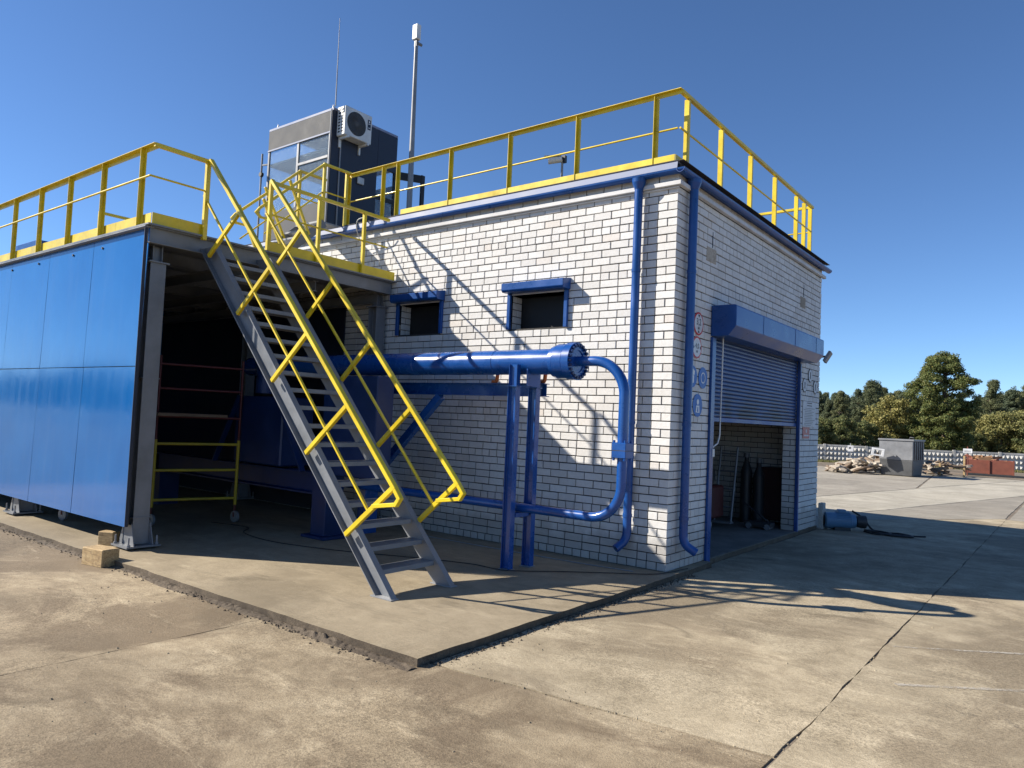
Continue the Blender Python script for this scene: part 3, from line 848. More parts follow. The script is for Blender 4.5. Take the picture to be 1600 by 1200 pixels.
mb = MB(); mb.box((-0.035, -0.04, 4.905), (-0.028, 0.35, 5.01)); mb.build('toe_board', M['yellow'], rr)

# ------------------------------------------------------------------ blue shed
XE = -4.955
shed = thing('equipment_shed', 'open ended steel shed clad in glossy blue sheets beside the brick building', 'shed')
PY = -3.985
xs = [-4.925, -6.42, -7.86, -9.32, -10.8, -12.3]
for i in range(5):
    for (z0, z1, tilt, dy) in ((0.275, 2.153, -0.019, 0.0), (2.160, 3.815, -0.020, 0.026)):
        mb = MB(); w = xs[i] - xs[i+1] - 0.012; h = z1 - z0
        nx, nz = 10, 8
        q = random.Random(i * 5 + (z0 > 1))
        sx = q.uniform(0, 50)
        vs = []
        for b in range(nz + 1):
            for a in range(nx + 1):
                u = a / nx; t = b / nz
                d = 0.0022 * noise.noise(Vector((u * 2.2 + sx, t * 2.2, 1.0)))
                vs.append((-w + u * w, d, t * h))
        fs = [(b*(nx+1)+a, b*(nx+1)+a+1, (b+1)*(nx+1)+a+1, (b+1)*(nx+1)+a) for b in range(nz) for a in range(nx)]
        mb.add(vs, fs, True)
        mb.box((-w, 0.004, 0), (0, 0.008, h))
        o = mb.build('cladding_panel', M['panel'], shed, loc=(xs[i] - 0.006, PY + dy, z0))
        o.rotation_euler = (tilt + q.uniform(-0.002, 0.002), 0, q.uniform(-0.0015, 0.0015))
mb = MB(); mb.box((-12.3, PY - 0.006, 3.818), (-4.91, PY + 0.10, 3.832)); mb.build('edge_trim', M['grey_light'], shed, 0.003)
mb = MB(); mb.box((-4.922, PY - 0.004, 0.275), (-4.916, PY + 0.035, 3.81)); mb.build('edge_trim', M['navy'], shed)
for x in (-6.15, -7.05, -8.25, -9.3):
    mb = MB(); mb.lathe([(0, 0.016), (-0.012, 0.016), (-0.012, 0.0)], (x, PY + 0.052, 3.70), (0, 1, 0), 8); mb.build('fixing_bolt', M['dark'], shed)
# roof deck and beams
mb = MB(); mb.box((-12.36, PY + 0.0, 3.838), (XE + 0.11, -0.004, 3.858)); mb.build('roof_deck', M['grey_steel'], shed)
mb = MB(); mb.channel((XE, PY + 0.05, 3.735), (XE, -0.02, 3.735), 0.20, 0.075, 0.009, (0,0,1)); mb.build('end_beam', M['grey_steel'], shed)
mb = MB(); mb.box((XE - 0.01, PY + 0.05, 3.6355), (XE + 0.035, -0.02, 3.646)); mb.build('beam_flange', M['grey_steel'], shed)
for x in (-6.2, -7.4, -8.6, -9.8, -11.0):
    mb = MB(); mb.ibeam((x, PY + 0.1, 3.735), (x, -0.02, 3.735), 0.19, 0.1, 0.008, (0,0,1)); mb.build('roof_beam', M['grey_steel'], shed)
for y in (-3.82, -2.6, -1.4, -0.2):
    mb = MB(); mb.ibeam((-12.3, y, 3.56), (XE - 0.12, y, 3.56), 0.15, 0.09, 0.008, (0,0,1)); mb.build('roof_beam', M['grey_steel'], shed)
def column(x, y):
    mb = MB(); mb.ibeam((x, y, 0.05), (x, y, 3.42), 0.19, 0.19, 0.011, (1,0,0)); c = mb.build('column', M['grey_steel'], shed, 0.003)
    mb = MB(); mb.box((x - 0.125, y - 0.125, 3.42), (x + 0.125, y + 0.125, 3.436)); mb.build('cap_plate', M['grey_steel'], c)
    mb = MB(); mb.ibeam((x, y, 3.437), (x, y, 3.63), 0.12, 0.12, 0.01, (0,1,0)); mb.build('column_stub', M['grey_steel'], c)
    mb = MB(); mb.box((x - 0.2, y - 0.2, 0.025), (x + 0.2, y + 0.2, 0.045)); mb.build('base_plate', M['grey_steel'], c)
    mb = MB()
    for sx in (-1, 1):
        for yy in (-0.11, 0.11):
            mb.add([(x + sx*0.097, y + yy - 0.006, 0.046), (x + sx*0.19, y + yy - 0.006, 0.046), (x + sx*0.097, y + yy - 0.006, 0.30),
                    (x + sx*0.097, y + yy + 0.006, 0.046), (x + sx*0.19, y + yy + 0.006, 0.046), (x + sx*0.097, y + yy + 0.006, 0.30)],
                   [(0,1,2),(5,4,3),(0,3,4,1),(1,4,5,2),(2,5,3,0)])
    mb.box((x - 0.097, y - 0.108, 0.046), (x + 0.097, y - 0.097, 0.28)); mb.box((x - 0.097, y + 0.097, 0.046), (x + 0.097, y + 0.108, 0.28))
    o = mb.build('gussets', M['grey_steel'], c); o['kind'] = 'stuff'
    for sx in (-1, 1):
        for sy in (-1, 1):
            mb = MB(); mb.tube([(x + sx*0.165, y + sy*0.165, 0.02), (x + sx*0.165, y + sy*0.165, 0.15)], 0.011, 6)
            mb.lathe([(0, 0.0), (0.0, 0.022), (0.02, 0.022), (0.02, 0.0)], (x + sx*0.165, y + sy*0.165, 0.046), (0,0,1), 6)
            mb.build('anchor_bolt', M['grey_light'], c)
    mb = MB(); mb.box((x - 0.102, y - 0.102, 2.02), (x + 0.102, y + 0.102, 2.032)); mb.build('stiffener', M['grey_steel'], c)
    mb = MB(); mb.box((x - 0.104, y - 0.104, 0.36), (x + 0.104, y + 0.104, 0.372)); mb.build('stiffener', M['grey_steel'], c)
    return c
column(-5.06, -3.775); column(-5.10, -0.16); column(-8.6, -3.775); column(-8.6, -0.2)
mb = MB(); mb.box((-12.3, PY + 0.072, 0.285), (-4.99, PY + 0.078, 3.834)); mb.build('inner_sheet', M['dark'], shed)  # added sheet that stops light leaking through the panel seams
mb = MB(); mb.box((-12.3, -0.03, 0.02), (-6.05, -0.012, 3.5)); mb.build('inner_sheet', M['navy'], shed)  # navy sheet covering the brick on this stretch of wall
# far end wall added to keep the inside dark
mb = MB(); mb.box((-12.36, PY, -0.02), (-12.305, 0.0, 3.83)); mb.build('added_end_wall', M['panel'], shed)

# shed railing
sr = thing('shed_railing', 'yellow steel railing with toe boards along the blue shed roof', 'railing')
z0, z1 = 3.84, 4.80
XR = -4.86
for x in (-5.14, -6.19, -7.225, -8.245, -9.26, -10.3, -11.3): post_x(sr, x, PY + 0.06, 3.832, z1 + 0.012, 0.06)
rail_post(sr, XR, -3.285, 3.80, z1 - 0.02, 0.055)
for y in (-2.37, -1.56, -0.72): rail_post(sr, XR, y, 3.86, z1 - 0.02, 0.05)
rail_x(sr, -12.0, XR + 0.02, PY + 0.06, z1 + 0.02, 0.06); rail_bar(sr, [(XR, PY + 0.04, z1), (XR, -3.29, z1)], 0.05, 0.05)
rail_bar(sr, [(XR, -2.37, z1), (XR, -0.24, z1)], 0.05, 0.045)
rail_thin(sr, [(-12.0, PY - 0.01, 4.42), (XR, PY - 0.01, 4.42), (XR, -3.285, 4.42)])
rail_thin(sr, [(XR, -2.37, 4.36), (XR, -0.24, 4.36)])
x = -4.93
for k, x1 in enumerate((-5.85, -8.6, -12.0)):
    mb = MB(); mb.box((x1 + 0.004, PY + 0.062, 3.835), (x, PY + 0.068, 4.0)); mb.build('toe_board', M['yellow'], sr); x = x1
mb = MB(); mb.box((XR - 0.036, PY + 0.06, 3.85), (XR - 0.029, -3.26, 4.0)); mb.build('toe_board', M['yellow'], sr)
for ya, yb in ((-2.39, -1.562), (-1.558, -0.722), (-0.718, -0.02)):
    mb = MB(); mb.box((XR - 0.036, ya, 3.862), (XR - 0.029, yb, 4.0)); mb.build('toe_board', M['yellow'], sr)

# ------------------------------------------------------------------ main staircase
st = thing('steel_staircase', 'steep grey steel staircase with yellow handrails up to the shed roof', 'staircase')
SL = 1.072
dirv = Vector((-1, 0, SL)).normalized(); nrm = Vector((SL, 0, 1)).normalized()
def stair_pt(x_front, y):    # point on the front (upper) edge line
    return Vector((x_front, y, (-1.165 - x_front) * SL))
for (yy, sgn) in ((-3.205, -1), (-2.475, 1)):
    a = Vector((-1.165, yy, 0.0)); b = Vector((-4.70, yy, 3.535*SL))
    h = 0.172
    a2 = a - nrm * h/2; b2 = b - nrm * h/2
    mb = MB()
    # channel cut flat on the floor and plumb at the top
    t = 0.008; w = 0.07
    k = Vector((-0.235, 0, 0))
    def cut(p_edge):  # floor intersection
        return p_edge
    prof = [(0.0, 0), (1.0, 0), (1.0, w), (0.94, w), (0.94, t), (0.06, t), (0.06, w), (0.0, w)]
    q = []
    bot_f = Vector((-1.165, yy, 0.012)); bot_b = Vector((-1.400, yy, 0.012))
    top_f = Vector((-4.63, yy, (-1.165+4.63)*SL)); top_b = Vector((-4.98, yy, (-1.40+4.98)*SL - 0.12))
    for (f_, b_) in ((bot_f, bot_b), (top_f, top_b)):
        for u, v in prof:
            p = f_.lerp(b_, u); q.append((p.x, yy + sgn * v, p.z))
    n = len(prof)
    mb.add(q, [(i, (i+1) % n, n + (i+1) % n, n + i) for i in range(n)] + [tuple(range(n-1,-1,-1)), tuple(range(n, 2*n))])
    so_ = mb.build('stringer', M['grey_steel'], st)
    mb = MB(); mb.box((-1.44, yy + sgn*0.09, 0.002), (-1.15, yy - sgn*0.01, 0.011)); mb.build('foot_plate', M['grey_light'], so_)
    yr = yy + sgn * 0.075
    # handrail with returned end
    p_top = Vector((-4.80, yr, 4.80)); p_bot = Vector((-1.19, yr, 1.035))
    hp = [p_top, p_bot, Vector((-1.115, yr, 0.945)), Vector((-1.16, yr, 0.885)), Vector((-1.46, yr, 0.84))]
    mb = MB()
    for ks, (a_, b_) in enumerate(zip(hp, hp[1:])):
        d = (b_ - a_).normalized(); mb.beam(a_ - d*0.016, b_ + d*0.016, 0.055 - 0.0024*ks, 0.045 - 0.0018*ks, (0,1,0))
    mb.build('handrail', M['yellow'], st, 0.004)
    bots = [(-1.85, 0.52), (-2.55, 1.275), (-3.23, 2.03), (-4.00, 2.82), (-4.72, 3.58)]
    tops = [(-1.215, 1.04), (-1.94, 1.79), (-2.65, 2.545), (-3.39, 3.33), (-4.09, 4.06)]
    if sgn > 0:
        bots = [(-1.82, 0.52), (-2.53, 1.275), (-3.21, 2.03), (-3.96, 2.82), (-4.66, 3.56)]
    for (b_, t_) in zip(bots, tops):
        mb = MB(); mb.beam((b_[0], yr, b_[1]), (t_[0], yr, t_[1] - 0.01), 0.041, 0.05, (0,1,0)); mb.build('baluster', M['yellow'], st, 0.004)
    mid = []
    mb = MB(); f1 = 0.5
    ma = Vector((bots[0][0]*(1-f1) + tops[0][0]*f1, yr, bots[0][1]*(1-f1) + tops[0][1]*f1))
    mz = Vector((bots[4][0]*(1-f1) + tops[4][0]*f1 - 0.52, yr, bots[4][1]*(1-f1) + tops[4][1]*f1 + 0.56))
    mb.beam(ma, mz, 0.028, 0.02, (0,1,0)); mb.build('mid_rail', M['yellow'], st)
nt_ = 18
for k in range(nt_):
    zt_ = 0.235 + k * 0.192
    xf = -1.165 - zt_ / SL - 0.012
    mb = MB()
    mb.box((xf - 0.20, -3.196, zt_ - 0.006), (xf, -2.484, zt_))
    mb.box((xf - 0.006, -3.196, zt_ - 0.045), (xf, -2.484, zt_ - 0.006)); mb.box((xf - 0.20, -3.196, zt_ - 0.045), (xf - 0.194, -2.484, zt_ - 0.006))
    o = mb.build('tread', M['grey_steel'], st); 

# short stair from the shed roof to the brick roof
rs = thing('roof_access_stair', 'short yellow railed stair from shed roof up to brick roof', 'staircase')
for xx in (-6.13, -6.80):
    zt_ = 5.84
    rail_bar(rs, [(xx, -0.03, zt_), (xx, -0.56, zt_)], 0.05, 0.04)
    mb = MB(); hp = [Vector((xx, -0.56, zt_)), Vector((xx, -1.72, 4.80)), Vector((xx, -1.78, 4.72)), Vector((xx, -1.70, 4.66)), Vector((xx, -1.48, 4.66))]
    for ks, (a_, b_) in enumerate(zip(hp, hp[1:])):
        d = (b_ - a_).normalized(); mb.beam(a_ - d*0.014, b_ + d*0.014, 0.045 - 0.002*ks, 0.04 - 0.0016*ks, (1,0,0))
    mb.build('handrail', M['yellow'], rs, 0.004)
    rail_post(rs, xx, -0.56, 4.9, zt_ - 0.03, 0.045)
    rail_post(rs, xx, -0.045 if xx < -6.5 else -0.09, 4.9, zt_ - 0.03, 0.045)
    rail_thin(rs, [(xx, -0.03, 5.38), (xx, -0.56, 5.38)]); rail_thin(rs, [(xx, -0.56, 5.38), (xx, -1.62, 4.42)])
    for yb in (-0.8, -1.25):
        mb = MB(); mb.beam((xx, yb, 4.78 + (yb + 0.6) * 0.93), (xx, yb - 0.42, 5.60 + (yb + 0.56) * 0.93 - 0.42*0.0 + 0.0), 0.04, 0.04, (1,0,0)); mb.build('baluster', M['yellow'], rs, 0.003)
    mb = MB(); mb.beam((xx, -0.5, 4.86), (xx, -1.62, 3.87), 0.012, 0.14, (1,0,0)); mb.build('stringer', M['grey_steel'], rs)
mb = MB(); mb.box((-6.79, -0.6, 4.855), (-6.14, -0.2, 4.885)); mb.build('landing_plate', M['grey_light'], rs)
for k in range(5):
    zz = 4.68 - k * 0.18; yy = -0.70 - k * 0.2
    mb = MB(); mb.box((-6.785, yy - 0.1, zz), (-6.145, yy + 0.1, zz + 0.03)); mb.build('tread', M['grey_light'], rs)
# yellow guard rail going on across the shed roof behind
gr = thing('walkway_railing', 'yellow railing crossing the shed roof behind the staircase', 'railing')
for (a_, b_) in (((-8.6, -0.9, 4.75), (-8.6, -3.0, 4.75)),):
    rail_bar(gr, [a_, b_], 0.05, 0.04)
    rail_thin(gr, [(-8.6, -0.9, 4.35), (-8.6, -3.0, 4.35)])
    for y in (-0.9, -1.9, -3.0): rail_post(gr, -8.6, y, 3.86, 4.73, 0.05)

# ------------------------------------------------------------------ pressure pipe and its stand
pv = thing('pressure_vessel', 'thick blue pressure pipe with bolted flange lying along the brick wall', 'pipe')
PYv, PZ, PR = -1.15, 2.402, 0.148
mb = MB(); mb.lathe([(0.0, PR), (6.1, PR)], (-7.0, PYv, PZ), (1,0,0), 40); body = mb.build('pipe_body', M['blue_steel'], pv)
mb = MB(); mb.lathe([(0.0, PR), (0.0, 0.178), (0.05, 0.182), (0.05, 0.176), (0.065, 0.176), (0.065, 0.199), (0.19, 0.199), (0.19, 0.19), (0.205, 0.19), (0.205, 0.214), (0.30, 0.214), (0.30, 0.13), (0.288, 0.128), (0.288, 0.0)], (-0.90, PYv, PZ), (1,0,0), 40)
fl = mb.build('flange', M['blue_steel'], pv)
for i in range(len(fl.data.polygons)): pass
for k in range(22):
    a = 2*math.pi*k/22
    c = Vector((-0.60, PYv + 0.183*math.cos(a), PZ + 0.183*math.sin(a)))
    mb = MB(); mb.lathe([(-0.004, 0.019), (0.028, 0.019), (0.028, 0.0)], c, (1,0,0), 6, smooth=False); mb.build('flange_bolt', M['blue_dark'], fl)
RXp = 0.005
for xw in (-3.1, -1.75):
    mb = MB(); mb.lathe([(-0.006, PR), (-0.003, PR + 0.004), (0.003, PR + 0.004), (0.006, PR)], (xw, PYv, PZ), (1,0,0), 40); mb.build('weld_bead', M['blue_steel'], body)
el = [(-0.63, PYv, PZ), (-0.42, PYv, PZ)] + arc((-0.375, PYv, PZ - 0.38), 0.38, math.pi/2, 0, (1,0,0), (0,0,1), 12) + [(RXp, PYv, 1.52)]
mb = MB(); mb.tube(el, 0.057, 18); mb.build('elbow_pipe', M['blue_steel'], pv)
mb = MB(); mb.box((RXp - 0.085, PYv - 0.085, 1.36), (RXp + 0.085, PYv + 0.085, 1.525)); cl = mb.build('coupling', M['blue_steel'], pv, 0.006)
mb = MB(); mb.box((RXp - 0.0855, PYv - 0.0855, 1.437), (RXp + 0.0855, PYv + 0.0855, 1.445)); mb.build('gasket', M['dark'], cl)
for sx in (-1, 1):
    for sy in (-1, 1):
        mb = MB(); mb.lathe([(0, 0.0), (0.0, 0.014), (0.215, 0.014), (0.215, 0.0)], (RXp + sx*0.066, PYv + sy*0.066, 1.335), (0,0,1), 8); mb.build('coupling_bolt', M['blue_steel'], cl)
lo = [(RXp, PYv, 1.365)] + arc((RXp - 0.36, PYv, 1.06), 0.36, 0, -math.pi/2, (1,0,0), (0,0,1), 12) + [(-7.0, PYv, 0.70)]
mb = MB(); mb.tube(lo, 0.053, 18); mb.build('return_pipe', M['blue_steel'], pv)

stand = thing('pipe_stand', 'blue two legged stand carrying the pressure pipe on the pad', 'stand')
for (yy, xx) in ((-1.33, -1.345), (-0.99, -1.30)):
    mb = MB(); mb.ibeam((xx, yy, 0.01), (xx, yy, 2.10), 0.12, 0.085, 0.009, (1,0,0)); lg = mb.build('leg', M['blue_steel'], stand, 0.002)
    mb = MB(); mb.box((xx - 0.075, yy - 0.06, 0.002), (xx + 0.075, yy + 0.06, 0.0095)); mb.build('foot_plate', M['grey_light'], lg)
    mb = MB(); mb.box((xx - 0.075, yy - 0.055, 2.101), (xx + 0.075, yy + 0.055, 2.113)); mb.build('head_plate', M['blue_steel'], lg)
    mb = MB(); mb.ibeam((xx, yy, 2.114), (xx, yy, 2.36 if yy < -1.2 else 2.33), 0.12, 0.07, 0.008, (1,0,0)); mb.build('upright', M['blue_steel'], lg, 0.002)
mb = MB()
pr = [( -0.30, 2.114), (0.30, 2.114)]
pts_ = [(-1.27, 2.114), (-1.03, 2.114)] + [(PYv + 0.152*math.cos(a), PZ + 0.152*math.sin(a)) for a in [math.radians(d) for d in (-35, -60, -90, -120, -145)]]
mb.add([(-1.20, a, b) for a, b in pts_] + [(-1.215, a, b) for a, b in pts_], [tuple(range(7)), tuple(range(13, 6, -1))] + [(i, 7+i, 7+(i+1) % 7, (i+1) % 7) for i in range(7)])
mb.build('saddle_plate', M['blue_steel'], stand)
mb = MB(); mb.box((-1.38, -1.285, 0.595), (-1.27, -1.035, 0.645)); mb.build('cross_tie', M['blue_steel'], stand, 0.003)

fr = thing('support_frame', 'blue steel beam and diagonal brace under the pressure pipe', 'frame')
mb = MB(); mb.ibeam((-4.6, -0.85, 2.09), (-1.22, -0.85, 2.09), 0.16, 0.12, 0.01, (0,0,1)); mb.build('beam', M['blue_steel'], fr, 0.002)
mb = MB(); mb.beam((-2.95, -0.85, 2.0), (-4.05, -0.85, 0.95), 0.1, 0.1, (0,1,0)); mb.build('brace', M['blue_steel'], fr, 0.003)
mb = MB(); mb.box((-4.35, -1.0, 0.0), (-4.2, -0.75, 2.0)); mb.build('post', M['blue_steel'], fr, 0.004)
for x in (-2.02, -1.28):
    mb = MB(); mb.tube([(x - 0.05, -0.85, 2.185), (x + 0.01, -0.85, 2.185), (x + 0.025, -0.85, 2.21), (x + 0.035, -0.85, 2.30)], 0.024, 8); mb.build('pipe_stub', M['orange'], fr)

mc = thing('test_rig', 'large blue machine base inside the shed, darkened to stand for shade', 'machine')
mb = MB(); mb.box((-4.45, -1.62, 0.86), (-3.36, -1.32, 2.21)); mb.build('end_block', M['blue_dark'], mc, 0.012)
mb = MB(); mb.box((-4.46, -1.72, 0.04), (-4.16, -1.42, 0.858)); mb.box((-4.56, -1.8, 0.002), (-4.06, -1.34, 0.04)); mb.build('leg', M['blue_dark'], mc, 0.006)
mb = MB(); mb.ibeam((-9.0, -1.57, 0.72), (-4.47, -1.57, 0.72), 0.30, 0.2, 0.02, (0,0,1)); mb.build('bed_beam', M['blue_dark'], mc)
mb = MB(); mb.box((-6.4, -1.75, 0.9), (-5.2, -1.2, 1.9)); mb.build('pump_block', M['blue_dark'], mc, 0.02)
for xx in (-6.3, -5.3):
    mb = MB(); mb.beam((xx, -1.76, 1.9), (xx - 0.6 if xx < -6 else xx + 0.65, -1.76, 0.88), 0.08, 0.03, (0,1,0)); mb.build('gusset_bar', M['blue_dark'], mc)
mb = MB(); mb.box((-8.9, -1.75, 0.0), (-8.6, -1.4, 0.56)); mb.build('leg', M['blue_dark'], mc, 0.006)
mb = MB(); mb.lathe([(0, 0.0), (0, 0.13), (0.5, 0.13), (0.5, 0.0)], (-5.9, -1.6, 1.95), (0, 0, 1), 18); mb.build('accumulator', M['blue_dark'], mc)

# ------------------------------------------------------------------ scaffolds in the shed
def scaffold(label, x, y, rz, wide=1.15):
    t = thing('rolling_scaffold', label, 'scaffold', 'rolling scaffold frames in the shed', (x, y, 0), rz)
    for s in (-wide/2, wide/2):
        mb = MB(); mb.tube([(s, 0, 0.26), (s, 0, 1.22)], 0.024, 8); mb.build('standard', M['yellow_old'], t)
        mb = MB(); mb.tube([(s, 0, 1.2), (s, 0, 2.42)], 0.019, 8); mb.build('upper_standard', M['red_old'], t)
        mb = MB(); mb.tube([(s, 0, 0.10), (s, 0, 0.3)], 0.016, 8); mb.box((s - 0.03, -0.05, 0.085), (s + 0.03, 0.03, 0.15)); c = mb.build('caster_fork', M['red_old'], t)
        mb = MB(); mb.lathe([(-0.022, 0.0), (-0.022, 0.05), (-0.018, 0.085), (0.018, 0.085), (0.022, 0.05), (0.022, 0.0)], (s, -0.03, 0.087), (1, 0.35, 0), 16); mb.build('caster_wheel', M['grey_steel'], c)
    for z in (0.36, 0.78, 1.16):
        mb = MB(); mb.tube([(-wide/2, 0, z), (wide/2, 0, z)], 0.021, 8); mb.build('rung', M['yellow_old'], t)
    for z in (1.55, 1.95, 2.3):
        mb = MB(); mb.tube([(-wide/2, 0, z), (wide/2, 0, z)], 0.018, 8); mb.build('rung', M['red_old'], t)
    return t
s1 = scaffold('yellow and red scaffold frame on casters standing nearest the shed mouth', -6.35, -2.35, 1.30)
s2 = scaffold('yellow scaffold frame on casters farther back behind the first one', -7.6, -3.05, 1.45, 1.1)
mb = MB(); mb.box((-7.5, -3.05, 1.56), (-6.2, -2.0, 1.6)); tag(mb.build('scaffold_board', M['wood_dark']), 'plank deck resting across the two scaffold frames', 'plank')

# blocks of timber by the column
def timber(label, loc, rz, s):
    mb = MB(); mb.box((-s[0]/2, -s[1]/2, 0), (s[0]/2, s[1]/2, s[2])); o = mb.build('timber_block', M['wood'], None, 0.008, loc)
    o.rotation_euler = (0.0, 0.0, rz); return tag(o, label, 'block', 'timber blocks by the shed column')
timber('sawn timber block lying on the yard before the shed column', (-4.62, -4.36, GZ - 0.004), 0.17, (0.36, 0.2, 0.19))
timber('small timber offcut under the blue cladding behind the column foot', (-5.42, -3.93, 0.001), 0.5, (0.2, 0.13, 0.16))

def cable(name, label, pts, rr_, mat, cat='cable'):
    P = []
    pts = [Vector(p) for p in pts]
    for i in range(len(pts) - 1):
        p0 = pts[max(i-1, 0)]; p1 = pts[i]; p2 = pts[i+1]; p3 = pts[min(i+2, len(pts)-1)]
        for k in range(6):
            t = k / 6
            P.append(0.5 * ((2*p1) + (p2-p0)*t + (2*p0-5*p1+4*p2-p3)*t*t + (3*p1-p0-3*p2+p3)*t**3))
    P.append(pts[-1])
    mb = MB(); mb.tube(P, rr_, 7)
    return tag(mb.build(name, mat), label, cat)
cable('power_cable', 'thin black cable running from the shed past the stand', [(-6.3, -2.1, 0.012), (-5.6, -1.95, 0.012), (-5.2, -2.25, 0.012), (-4.4, -2.35, 0.012), (-3.4, -2.1, 0.012), (-2.5, -1.7, 0.012), (-1.8, -1.45, 0.012), (-1.28, -1.42, 0.014), (-0.8, -0.95, 0.012), (-0.35, -0.55, 0.012), (0.0, -0.2, 0.012), (0.1, 0.4, 0.012)], 0.0055, M['black'])
cable('flat_strip', 'pale thin strip on the pad along the brick wall', [(-3.6, -0.42, 0.007), (-2.2, -0.40, 0.007), (-1.0, -0.36, 0.007), (-0.28, -0.28, 0.007)], 0.006, M['grey_light'], 'strip')

# ------------------------------------------------------------------ cabin on the roof
cb = thing('control_cabin', 'grey and navy glazed control cabin on the roof', 'cabin')
cx0, cx1, cy0, cy1, cz0, cz1 = -9.92, -7.76, 0.80, 2.52, 4.932, 7.68
mb = MB(); mb.box((cx0, cy0, 7.22), (cx1 - 0.06, cy0 + 0.05, cz1 - 0.03)); mb.build('fascia_panel', M['cabin_grey'], cb, 0.004)
mb = MB(); mb.box((cx0, cy0, cz0), (cx1 - 0.06, cy0 + 0.05, 5.86)); mb.build('lower_panel', M['cabin_grey'], cb, 0.004)
mb = MB(); mb.box((cx0, cy0, cz1 - 0.03), (cx1 + 0.0, cy1, cz1 + 0.02)); mb.build('roof', M['zinc'], cb, 0.004)
mb = MB(); mb.box((cx1 - 0.055, cy0 - 0.01, cz0), (cx1, 1.98, cz1 - 0.032)); mb.build('side_wall', M['navy'], cb, 0.004)
mb = MB(); mb.box((cx1 - 0.055, 1.982, 6.87), (cx1, cy1, cz1 - 0.032)); mb.build('side_fascia', M['navy'], cb, 0.004)
mb = MB(); mb.box((cx1 - 1.3, 2.47, cz0), (cx1 - 0.06, cy1, 6.6)); mb.build('rear_frame', M['navy'], cb)
mb = MB(); mb.box((cx0, cy1 - 0.05, cz0), (cx0 + 0.7, cy1, cz1 - 0.032)); mb.build('rear_wall', M['navy'], cb)
mb = MB(); mb.box((cx0, cy0 + 0.05, 6.9), (cx1 - 0.06, cy1 - 0.06, 6.95)); mb.build('ceiling', M['dark'], cb)
mb = MB()
for (x0, x1) in ((cx0, cx0 + 0.05), (-8.90, -8.84), (cx1 - 0.11, cx1 - 0.062)):
    m2 = MB(); m2.box((x0, cy0 + 0.001, 5.865), (x1, cy0 + 0.045, 7.215)); m2.build('window_mullion', M['grey_light'], cb)
m2 = MB(); m2.box((-8.835, cy0 - 0.003, 6.72), (cx1 - 0.115, cy0 + 0.04, 6.77)); m2.build('window_transom', M['grey_light'], cb)
m2 = MB(); m2.box((cx0, cy0 - 0.012, 7.205), (cx1 - 0.06, cy0 - 0.001, 7.235)); m2.build('window_head', M['zinc'], cb)
for (x0, x1, z0, z1) in ((cx0 + 0.05, -8.90, 5.865, 7.215), (-8.84, cx1 - 0.11, 6.77, 7.215), (-8.84, cx1 - 0.11, 5.865, 6.72)):
    m2 = MB(); m2.box((x0, cy0 + 0.018, z0), (x1, cy0 + 0.026, z1)); m2.build('window_pane', M['glass'], cb)
m2 = MB(); m2.box((cx0 + 0.02, cy0 + 0.05, 5.3), (cx0 + 0.028, cy1 - 0.05, 6.9)); m2.build('window_pane', M['glass'], cb)
m2 = MB(); m2.box((cx1 - 0.03, 1.99, 5.2), (cx1 - 0.022, cy1 - 0.06, 6.86)); m2.build('window_pane', M['glass'], cb)
for (z0, z1) in ((6.2, 6.28),):
    m2 = MB(); m2.box((cx1 - 0.05, 1.985, z0), (cx1 - 0.005, cy1, z1)); m2.build('window_transom', M['black'], cb)
m2 = MB(); m2.box((cx1 - 0.05, cy1 - 0.06, cz0), (cx1 - 0.002, cy1 + 0.03, 6.868)); m2.build('corner_post', M['black'], cb)
# open door frame swung out at the rear
m2 = MB(); m2.beam((cx1, cy1, 6.84), (cx1 + 0.25, 3.05, 6.86), 0.16, 0.05, (0,0,1)); m2.build('door_arm', M['black'], cb)
m2 = MB(); m2.box((cx1 + 0.23, 3.02, cz0), (cx1 + 0.27, 3.12, 6.95)); m2.build('door_post', M['black'], cb)
m2 = MB(); m2.box((cx1 + 0.02, 2.6, cz0), (cx1 + 0.06, 3.0, 5.75)); m2.build('door_panel', M['black'], cb)
m2 = MB(); m2.tube([(cx1 + 0.012, 1.0, cz0), (cx1 + 0.012, 1.0, 7.1)], 0.016, 8); m2.build('conduit', M['grey_light'], cb)
m2 = MB(); m2.tube([(cx1 - 0.03, 0.772, cz0), (cx1 - 0.03, 0.772, 7.66)], 0.014, 8); m2.build('conduit', M['grey_light'], cb)
m2 = MB(); m2.box((cx1 + 0.002, 1.46, 6.36), (cx1 + 0.05, 1.62, 6.5)); m2.build('side_lamp', M['white_plastic'], cb, 0.01)
m2 = MB(); m2.tube([(cx0 - 0.18, cy0 - 0.02, 5.2), (cx0 - 0.18, cy0 - 0.02, 7.2)], 0.022, 8); m2.beam((cx0 - 0.18, cy0 - 0.02, 6.95), (cx0, cy0 + 0.02, 6.95), 0.03, 0.03); m2.build('lamp_pole', M['grey_light'], cb)
m2 = MB(); m2.lathe([(0, 0), (0, 0.05), (0.06, 0.05), (0.06, 0.0)], (cx0 - 0.1, cy0 - 0.04, 6.72), (0, -1, 0), 12); m2.build('horn', M['black'], cb)
for xx in (cx0 + 0.2, cx1 - 0.12):
    m2 = MB(); m2.lathe([(0, 0.03), (0.05, 0.025), (0.10, 0.012), (0.1, 0)], (xx, cy0 + 0.08, cz1 + 0.02), (0,0,1), 8); m2.build('roof_stud', M['white_plastic'], cb)
m2 = MB(); m2.box((-9.2, 1.3, cz0), (-8.6, 1.9, 5.6)); m2.build('operator_seat', M['dark'], cb, 0.03)

